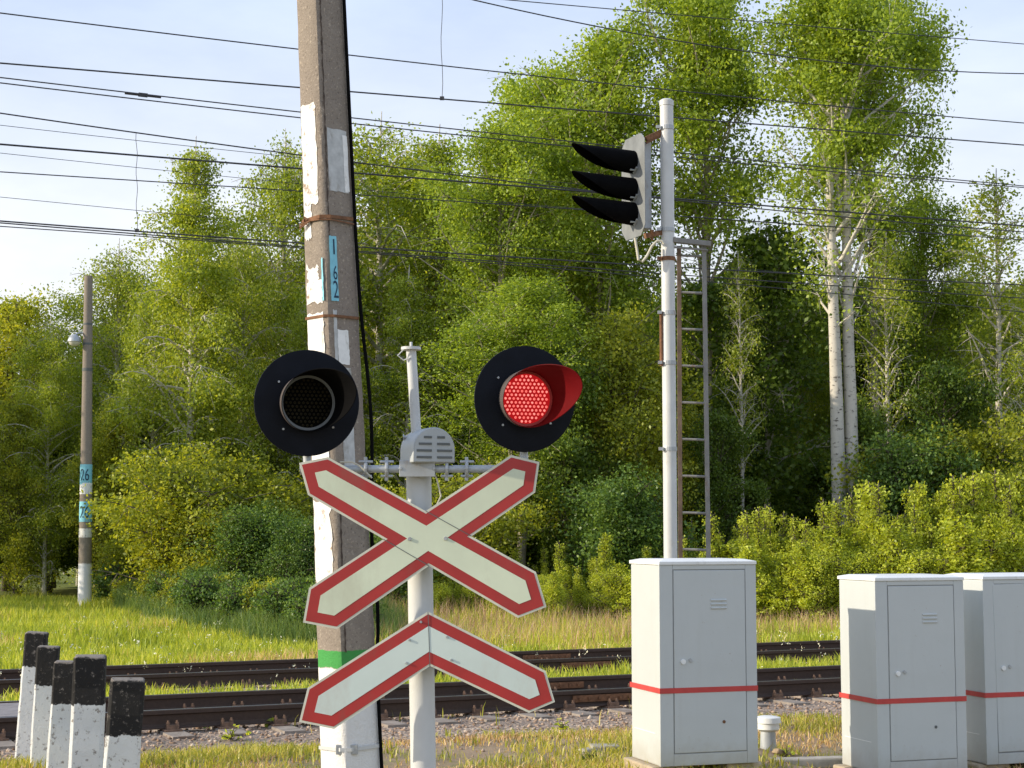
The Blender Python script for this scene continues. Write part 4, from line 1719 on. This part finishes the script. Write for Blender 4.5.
for k, py in enumerate((160.5, 188, 212.5)):
    c = Vector(cen)
    c.z = rm(640, py, YM).z
    K = 40
    vs, fs = [], []
    tilt = .015

    def HW(a, r_, d):
        return c + hp * (math.cos(a) * r_) + Vector((0, 0, math.sin(a) * r_)) + hn * d
    NR = 10
    for sdd in (0, 1):
        for j in range(NR):
            t = j / (NR - 1)
            for kk in range(K):
                a = 2 * math.pi * kk / K
                f = (1 + math.cos(a - math.pi / 2)) / 2
                L = (.12 + .54 * f ** .5) * t
                r_ = .114 - .02 * (L / .66) - (.003 if sdd else 0)
                p = HW(a, r_, .008 + L)
                p.z += .035 * (L / .6)
                vs.append(p)
    for sdd in (0, 1):
        b0 = sdd * NR * K
        fs += [(b0 + j * K + kk, b0 + j * K + (kk + 1) % K, b0 + (j + 1) * K + (kk + 1) % K, b0 + (j + 1) * K + kk) for j in range(NR - 1) for kk in range(K)]
    fs += [((NR - 1) * K + kk, (NR - 1) * K + (kk + 1) % K, NR * K + (NR - 1) * K + (kk + 1) % K, NR * K + (NR - 1) * K + kk) for kk in range(K)]
    mb = MB()
    mb.add(vs, fs)
    mb.build('hood', M['hood_black'], sh, True)
    mb = MB()
    mb.tube([HW(0, 0, .006), HW(0, 0, .03)], [.095, .08], 24)
    mb.build('lens', M['lens_dark'], sh, True)
    mb = MB()
    mb.tube([HW(R(235), .112, .02), HW(R(235), .112, .07)], .010, 6)
    mb.bar(HW(R(215), .118, .012), HW(R(255), .118, .012), .02, .02)
    mb.build('hood_bracket', M['bell'], sh)
mb = MB()
mb.bar(rm(646, 139, YM - .1), rm(663, 131, YM), .03, .05)
mb.bar(rm(646, 143, YM - .1), rm(663, 135, YM), .02, .02)
mb.build('head_bracket', M['rust'], ms)
mb = MB()
mb.bar(rm(645, 236, YM - .1), rm(664, 232, YM), .04, .05)
mb.bar(rm(652, 230, YM - .1), rm(652, 240, YM - .05), .03, .03)
mb.build('head_bracket', M['rust'], ms)
mb = MB()
cp = [(635, 238), (637, 250), (638.5, 260), (642, 262), (647, 256), (652, 246), (657, 241), (662, 241), (664, 244)]
mb.tube([rm(x, y, YM - .1) for x, y in cp], .013, 8)
mb.build('cable', M['cable_grey'], ms, True)

# ------------------------------------------------------------------ relay cabinets
TH = R(18)
CXV = Vector((math.cos(TH), math.sin(TH), 0))


def cabinet(px, Y, drop, label, seed, door_tilt=0.):
    p = Vector(((px - 512) / F * Y, Y, drop))
    # origin at the front left bottom corner, local x along the front, local y into the depth
    t = thing('relay_cabinet', p, label, 'cabinet', 'grey relay cabinets in a row', rz=TH)
    w, d, h = .80, .58, 1.53
    mb = MB()
    mb.box(0, w, 0, d, .02, h)
    body = mb.build('body', M['cabinet'], t, False, .012)
    mb = MB()
    # rolled corner strips standing 5 mm proud
    mb.box(-.005, .105, -.006, .02, .022, h - .001)
    mb.box(w - .085, w + .005, -.006, .02, .022, h - .001)
    mb.box(.106, w - .086, -.006, .02, .022, .11)
    mb.box(.106, w - .086, -.006, .02, h - .035, h - .001)
    mb.build('door_frame', M['cabinet'], body, False, .003)
    mb = MB()
    mb.box(.106, w - .086, -.0015, .004, .111, h - .036)
    mb.build('door_gap', M['gap'], body)
    mb = MB()
    mb.box(.113, w - .092, -.009, .01, .118, h - .042)
    door = mb.build('door', M['cabinet'], t, False, .003)
    door.rotation_euler = (0, door_tilt, 0)
    for k in range(3):
        z = h - .27 - k * .03
        mb = MB()
        mb.tube([(.42, -.010, z), (.55, -.010, z)], .0085, 8)
        mb.build('louvre', M['cabinet'], door, True)
    mb = MB()
    mb.tube([(.185, -.008, .80), (.185, -.02, .80)], .020, 16)
    mb.build('lock_cover', M['cabinet_lid'], door, True)
    mb = MB()
    mb.bar((.235, -.009, .82), (.255, -.014, .80), .012, .02)
    mb.build('handle', M['galv'], door)
    mb = MB()
    mb.tube([(.52, -.009, .34 + .03 * seed), (.52, -.013, .34 + .03 * seed)], .013, 8)
    mb.build('paint_chip', M['rust'] if seed == 0 else M['seam'], door)
    # lid with overhang and slightly sloped top
    mb = MB()
    ov = .009
    z0, z1 = h, h + .026
    vs = [(-ov, -ov - .005, z0), (w + ov, -ov - .005, z0), (w + ov, d + ov, z0), (-ov, d + ov, z0),
          (-ov, -ov - .005, z1), (w + ov, -ov - .005, z1), (w + ov, d + ov, z1), (-ov, d + ov, z1),
          (.06, .06, z1 + .016), (w - .06, .06, z1 + .016), (w - .06, d - .06, z1 + .016), (.06, d - .06, z1 + .016)]
    mb.add(vs, [(3, 2, 1, 0), (0, 1, 5, 4), (1, 2, 6, 5), (2, 3, 7, 6), (3, 0, 4, 7), (4, 5, 9, 8), (5, 6, 10, 9), (6, 7, 11, 10), (7, 4, 8, 11), (8, 9, 10, 11)])
    mb.build('lid', M['cabinet_lid'], t, False, .004)
    # red stripe all round
    zs_ = .585
    s0, s1 = zs_ - .020, zs_ + .020
    mb = MB()
    e = .0085
    mb.box(-e, w + e, -e - .003, -e, s0, s1)
    mb.box(-e, -e + .002, -e, d + e, s0 - .0, s1)
    mb.box(w + e - .002, w + e, -e, d + e, s0, s1)
    mb.box(-e, w + e, d + e, d + e + .003, s0, s1)
    mb.build('red_stripe', M['red_tape'], t)
    # side panel seam
    mb = MB()
    mb.box(-.002, .001, .10, d - .06, .255, .260)
    mb.build('side_seam', M['cabinet_lid'], body)
    # plinth
    for k, x in enumerate((-.06, w - .24)):
        mb = MB()
        mb.box(x, x + .30, .03, d + .05, -.35, .018)
        mb.build('foundation', M['foundation'], t, False, .015)
    return t


cabinet(658.5, 12.6, .005, 'leftmost grey relay cabinet with red stripe, in front of the signal mast', 0)
cabinet(872.5, 13.2, -.135, 'middle grey relay cabinet with red stripe, top half of its side sunlit', 1)
cabinet(979.5, 13.75, -.14, 'rightmost grey relay cabinet with crooked door, cut by photo edge', 2, R(-.9))

# ------------------------------------------------------------------ bollards
BOL = [
    # top centre px, top py, bottom px@py, Y, width, label
    ((37, 632), (29.5, 731), 14.8, .185, 'farthest of the five black and white bollards, at the track edge'),
    ((48.7, 646), (43, 751), 13.4, .17, 'second farthest black and white bollard, in the row of five'),
    ((66.3, 661), (59.5, 768), 12.0, .165, 'middle bollard of the five, half hidden by the next one'),
    ((90.3, 655.5), (86, 768), 10.6, .197, 'second nearest bollard, widest, with weathered black top'),
    ((128, 678.5), (121.5, 768), 9.2, .187, 'nearest bollard of the five with a chipped black top'),
]
for i, (tp_, bp, Y, w, lb) in enumerate(BOL):
    a, b_ = P(tp_[0], tp_[1], Y), P(bp[0], bp[1], Y)
    dx = (a.x - b_.x) / (a.z - b_.z)
    gnd = -.2
    L = a.z - gnd
    t = thing('bollard', (a.x, Y, a.z), lb, 'bollard', 'row of black and white concrete bollards', rz=R(9 + i * 1.2))
    t.rotation_euler = (0, math.atan(dx), R(7 + i * 1.3))
    mb = MB()
    n_ = 10
    rr = random.Random(i + 40)
    h2 = w / 2
    vs, fs = [], []
    m = 4
    lev = [0, -.012] + list(np.linspace(-.06, -L - .3, 12))
    for li, z in enumerate(lev):
        k = h2 * (1 if li else .90) * (1 + .04 * (-z) / 1.)
        ring = []
        c8 = k * .16
        for (sx, sy) in ((-1, -1), (1, -1), (1, 1), (-1, 1)):
            if sx * sy > 0:
                q = [(sx * k, sy * (k - c8)), (sx * (k - c8), sy * k)]
            else:
                q = [(sx * (k - c8), sy * k), (sx * k, sy * (k - c8))]
            ring += q
        vs += [(x + rr.uniform(-.003, .003), y + rr.uniform(-.003, .003), z + rr.uniform(-.003, .003)) for x, y in ring]
    nn_ = 8
    fs = [(i_ * nn_ + k_, i_ * nn_ + (k_ + 1) % nn_, (i_ + 1) * nn_ + (k_ + 1) % nn_, (i_ + 1) * nn_ + k_) for i_ in range(len(lev) - 1) for k_ in range(nn_)]
    fs += [tuple(range(nn_))]
    mb.add(vs, fs)
    mb.build('post', M['bollard'], t, False, .003)

# ------------------------------------------------------------------ small trackside things
q = P(768, 735, 14.6)
tb = thing('cable_box', (q.x, 14.6, gz(q.x, 14.6)), 'small white mushroom shaped cable box right of the first cabinet', 'cable box')
zz = P(768, 716, 14.6).z - tb.location.z
mb = MB()
mb.tube([(0, 0, -.1), (0, 0, zz - .12)], [.075, .065], 16)
mb.build('stub', M['grey_metal'], tb, True)
mb = MB()
mb.tube([(0, 0, zz - .13), (0, 0, zz - .11), (0, 0, zz - .06), (0, 0, zz - .055), (0, 0, zz - .01), (0, 0, zz)], [.07, .10, .10, .115, .11, .07], 24)
mb.build('cap', M['cabinet_lid'], tb, True)


def slab(name, px, py, Y, l, w, h, rz, ry, mat, label, cat):
    p = P(px, py, Y)
    t = thing(name, (p.x, Y, gz(p.x, Y) + h * .2), label, cat, rz=rz, ry=ry)
    mb = MB()
    r_ = random.Random(int(px))
    vs = []
    for z in (-h, h):
        for x, y in ((-l, -w), (l, -w), (l, w), (-l, w)):
            vs.append((x * r_.uniform(.85, 1.1), y * r_.uniform(.8, 1.1), z * r_.uniform(.8, 1.1)))
    mb.add(vs, [(3, 2, 1, 0), (4, 5, 6, 7), (0, 1, 5, 4), (1, 2, 6, 5), (2, 3, 7, 6), (3, 0, 4, 7)])
    mb.build('block', mat, t, False, .015)


slab('plank', 797, 738, 14.4, .22, .06, .025, .3, R(18), M['wood'], 'broken wooden plank leaning beside the white cable box', 'plank')
slab('concrete_beam', 800, 745, 14.0, .42, .07, .05, .25, 0, M['concrete_slab'], 'low concrete beam lying between the first two cabinets', 'concrete block')
slab('stone', 604, 735, 14.3, .13, .08, .04, .2, 0, M['concrete_slab'], 'flat pale stone in the grass left of the first cabinet', 'stone')
slab('stone', 588, 737, 14.2, .09, .06, .03, .9, 0, M['concrete_slab'], 'smaller stone left of the flat pale stone', 'stone')
slab('stone', 640, 712, 15.6, .16, .09, .04, .4, 0, M['rock'], 'dark lump of ballast beside the sleeper ends left of the cabinet', 'stone')

# leafy weeds at the feet of the cabinets
protos['weed'] = make_tree(33, .3, .02, .17, 14, 130, .055, M['leaf_sapling'], M['bark_dark'], .004, .8, 'cone', 0, .02, 1, 0, 2)
protos['weed_b'] = make_tree(34, .34, .02, .14, 14, 160, .045, M['leaf_shrub_shade'], M['bark_dark'], .004, .9, 'cone', 0, .02, 1, 0, 2)
for k, px, Y, h, lb in (('weed', 675, 12.35, .13, 'small leafy weed at the front left foot of the first cabinet'),
                        ('weed', 713, 12.3, .14, 'small weed at the front foot of the first cabinet'),
                        ('weed_b', 848, 12.9, .17, 'grey green leafy weed at the left foot of the middle cabinet'),
                        ('weed', 912, 12.7, .10, 'small weed at the front foot of the middle cabinet'),
                        ('weed_b', 208, 17.2, .14, 'tall weed growing by the near rail left of the leaning pole'),
                        ('weed', 282, 17.3, .20, 'yellow weed by the near rail just left of the leaning pole'),
                        ('weed', 562, 17.0, .16, 'weed growing by the near rail right of the chevron sign'),
                        ('weed', 235, 16.2, .2, 'low weed before the near rail'),
                        ('weed_b', 590, 13.6, .16, 'leafy weed in the grass left of the first cabinet'),
                        ('weed', 780, 14.3, .14, 'weed beside the white cable box')):
    x = (px - 512) / F * Y
    plant(k, x, Y, h, 1.2, 'weed', lb, 'weed')

# ------------------------------------------------------------------ overhead wires: each hangs in a vertical plane parallel to the tracks
def wire(a, pts, r_, label, ext=(-12, 22), dropper=None, sag=True):
    """pts: photo points the wire passes; a: the plane Y = a + KX*X it hangs in"""
    W3 = []
    for px, py in pts:
        u = (px - 512) / F
        v = (384 - py) / F
        # ray (u, CP - v SP, SP + v CP) * t meets Y = a + KX X
        dy_ = CP - v * SP
        t = a / (dy_ - KX * u)
        W3.append((u * t, EYE + t * (SP + v * CP)))
    xs_ = np.array([w[0] for w in W3])
    zs_ = np.array([w[1] for w in W3])
    deg = 2 if len(pts) > 2 else 1
    co = np.polyfit(xs_, zs_, deg)
    X = np.linspace(ext[0], ext[1], 50)
    # outside the fitted stretch keep the slope (towards its support)
    Z = np.polyval(co, X)
    mb = MB()
    mb.tube([Vector((x, a + KX * x, z)) for x, z in zip(X, Z)], r_ * .8, 6)
    o = mb.build('overhead_wire', M['wire'], None, True)
    tag(o, label, 'wire', 'overhead wires above the railway')
    return co


def wpt(a, px, co):
    u = (px - 512) / F
    X = 0
    for _ in range(30):
        z = np.polyval(co, X)
        # depth along camera axis
        Y = a + KX * X
        dep = Y * CP + (z - EYE) * SP
        X = u * dep
    return Vector((X, a + KX * X, float(np.polyval(co, X))))


A_1, A_2 = (A1N + A1F) / 2, (A2N + A2F) / 2
A_o = 27.5
wire(A_o, [(0, 13), (297, 49), (349, 55), (679, 91), (1024, 123)], .013, 'overhead wire highest of all at the left edge')
c_t1 = wire(A_1, [(0, 63), (297, 88), (442, 98), (661, 117), (1024, 145)], .011, 'overhead wire carrying the dropper right of the leaning pole')
wire(A_1 + .5, [(0, 77), (143, 95), (351, 117), (467, 131), (674, 152), (1024, 186)], .009, 'overhead wire joined by a clamp left of the leaning pole, upper strand')
wire(A_1 + .55, [(0, 86), (143, 95.5), (351, 125), (507, 137), (674, 160), (1024, 187)], .009, 'overhead wire joined by a clamp left of the leaning pole, lower strand')
c_m2 = wire(A_2, [(0, 112.5), (136, 133.6), (353, 162), (460, 175), (674, 200), (1024, 232)], .012, 'overhead messenger wire holding the dropper above the slender birch')
wire(A_o + .5, [(0, 126), (300, 156), (674, 193), (1024, 215)], .006, 'very thin overhead wire just above the thick doubled wire')
wire(A_o + 1, [(0, 144), (300, 169), (353, 173), (559, 189), (1024, 226)], .019, 'thick doubled overhead wire crossing the top of the slender birch')
wire(A_o + 1.5, [(0, 153), (271, 181), (674, 216)], .006, 'very thin overhead wire just below the thick doubled wire')
wire(A_o, [(0, 171.5), (300, 191.5), (354, 195), (566, 208), (1024, 240)], .011, 'overhead wire crossing the upper crown of the slender birch')
wire(A_o + 2, [(0, 197), (246, 221), (674, 262)], .006, 'very thin overhead wire above the lowest bundle')
c_t2 = wire(A_2, [(0, 219.5), (142, 234), (356, 246), (595, 262), (1024, 285)], .013, 'contact wire, top strand of the lowest bundle')
wire(A_2 + .1, [(0, 223), (142, 235), (356, 249), (595, 270), (1024, 298)], .011, 'contact wire, middle strand of the lowest bundle')
wire(A_2 + .2, [(0, 227), (142, 236), (356, 251), (595, 273), (1024, 312)], .009, 'contact wire, bottom strand of the lowest bundle')
wire(A_o + .4, [(469, -1), (680, 41), (916, 69.5), (1024, 73.5)], .014, 'sagging overhead wire leaving the top edge above the red lamp', (-3, 22))
wire(A_o + 1.2, [(509, 0), (680, 15), (1024, 44)], .011, 'highest overhead wire at the right edge', (-3, 22))


def dropper(p_top, p_bot, label):
    t = thing('dropper', p_bot, label, 'dropper')
    mb = MB()
    d = p_top - p_bot
    pts = [Vector((math.sin(k * 1.3) * .01, 0, d.z * k / 14)) + Vector((d.x, d.y, 0)) * (k / 14) for k in range(15)]
    mb.tube(pts, .004, 5)
    mb.build('wire', M['wire'], t)
    mb = MB()
    mb.box(-.025, .025, -.012, .012, -.012, .03)
    mb.build('clamp', M['wire'], t)


b1 = wpt(A_1, 442, c_t1)
dropper(b1 + Vector((-.02, 0, 2.6)), b1, 'thin dropper hanging from above the photo onto a wire')
b2 = wpt(A_2, 137, c_t2)
t2 = wpt(A_2, 136.5, c_m2)
dropper(t2, b2, 'thin dropper between two wires above the trees at left')
# messenger of the near track (above the frame) that holds the first dropper
X = np.linspace(-12, 22, 50)
mb = MB()
zt_ = b1.z + 2.6
mb.tube([Vector((x, A_1 + KX * x, zt_ + .004 * (x - b1.x) ** 2)) for x in X], .011, 6)
tag(mb.build('overhead_wire', M['wire'], None, True), 'messenger wire of the near track above the photo', 'wire', 'overhead wires above the railway')
# splice clamp
cc = wpt(A_1 + .5, 143, np.polyfit([0, 1], [0, 0], 1) * 0 + [0, P(143, 95, 1).z * 0])
u = (143 - 512) / F
v = (384 - 95) / F
t_ = (A_1 + .5) / ((CP - v * SP) - KX * u)
cl_ = Vector((u * t_, (CP - v * SP) * t_, EYE + t_ * (SP + v * CP)))
ct = thing('wire_clamp', cl_, 'dark splice clamp joining two wires above the slender birch', 'clamp')
mb = MB()
mb.bar(Vector(-TD * .05), Vector(TD * .05), .03, .04)
mb.tube([Vector(-TD * .2 + Vector((0, 0, .0))), Vector(-TD * .1), Vector(TD * .1), Vector(TD * .2)], .016, 6)
mb.build('clamp_body', M['wire'], ct)

# ------------------------------------------------------------------ light
az_dir = Vector((-.98, -.195, 0)).normalized()      # horizontal direction towards the sun
EL = R(20.5)
sd = bpy.data.lights.new('sun', 'SUN')
sd.energy = 5.0
sd.angle = R(.6)
sd.color = (1.0, .87, .68)
so = bpy.data.objects.new('sun', sd)
link(so)
dvec = Vector((az_dir.x * math.cos(EL), az_dir.y * math.cos(EL), math.sin(EL)))
so.rotation_euler = dvec.to_track_quat('Z', 'Y').to_euler()
so.location = (-20, -5, 20)

wld = bpy.data.worlds.new('World')
scene.world = wld
wld.use_nodes = True
nt = wld.node_tree
nt.nodes.clear()
out = nt.nodes.new('ShaderNodeOutputWorld')
bg = nt.nodes.new('ShaderNodeBackground')
sk = nt.nodes.new('ShaderNodeTexSky')
sk.sky_type = 'NISHITA'
sk.sun_disc = False
sk.sun_elevation = EL
sk.sun_rotation = math.atan2(az_dir.x, az_dir.y)
sk.altitude = 100
sk.air_density = 1.0
sk.dust_density = 2.5
sk.ozone_density = 1.6
bg.inputs[1].default_value = .15
tc = nt.nodes.new('ShaderNodeTexCoord')
mp = nt.nodes.new('ShaderNodeMapping')
mp.inputs['Scale'].default_value = (2.2, 2.2, 6.0)
mp.inputs['Rotation'].default_value = (0, .9, .3)
nz = nt.nodes.new('ShaderNodeTexNoise')
nz.inputs['Scale'].default_value = 1.6
nz.inputs['Detail'].default_value = 7
nz.inputs['Roughness'].default_value = .55
rp = nt.nodes.new('ShaderNodeMapRange')
rp.inputs[1].default_value = .38
rp.inputs[2].default_value = .72
rp.inputs[3].default_value = .66
rp.inputs[4].default_value = 1.
mx = nt.nodes.new('ShaderNodeMix')
mx.data_type = 'RGBA'
hz = nt.nodes.new('ShaderNodeSeparateXYZ')
nt.links.new(tc.outputs['Generated'], hz.inputs[0])
hm = nt.nodes.new('ShaderNodeMapRange')
for i_, v_ in enumerate((.12, .36, 0., 1.)):
    hm.inputs[i_ + 1].default_value = v_
nt.links.new(hz.outputs[2], hm.inputs[0])
hc = nt.nodes.new('ShaderNodeMix')
hc.data_type = 'RGBA'
hc.inputs[6].default_value = (8.2, 8.2, 8.2, 1)
hc.inputs[7].default_value = (4.7, 5.8, 8.0, 1)
nt.links.new(hm.outputs[0], hc.inputs[0])
nt.links.new(hc.outputs[2], mx.inputs[7])
nt.links.new(tc.outputs['Generated'], mp.inputs[0])
nt.links.new(mp.outputs[0], nz.inputs['Vector'])
nt.links.new(nz.outputs[0], rp.inputs[0])
nt.links.new(rp.outputs[0], mx.inputs[0])
nt.links.new(sk.outputs[0], mx.inputs[6])
nt.links.new(mx.outputs[2], bg.inputs[0])
nt.links.new(bg.outputs[0], out.inputs[0])

# ------------------------------------------------------------------ render settings
scene.render.engine = 'CYCLES'
scene.render.resolution_x = W
scene.render.resolution_y = H
scene.view_settings.view_transform = 'Standard'
scene.view_settings.look = 'None'
scene.view_settings.exposure = 0
scene.view_settings.gamma = 1
scene.cycles.max_bounces = 6
scene.cycles.diffuse_bounces = 3
scene.cycles.transparent_max_bounces = 4
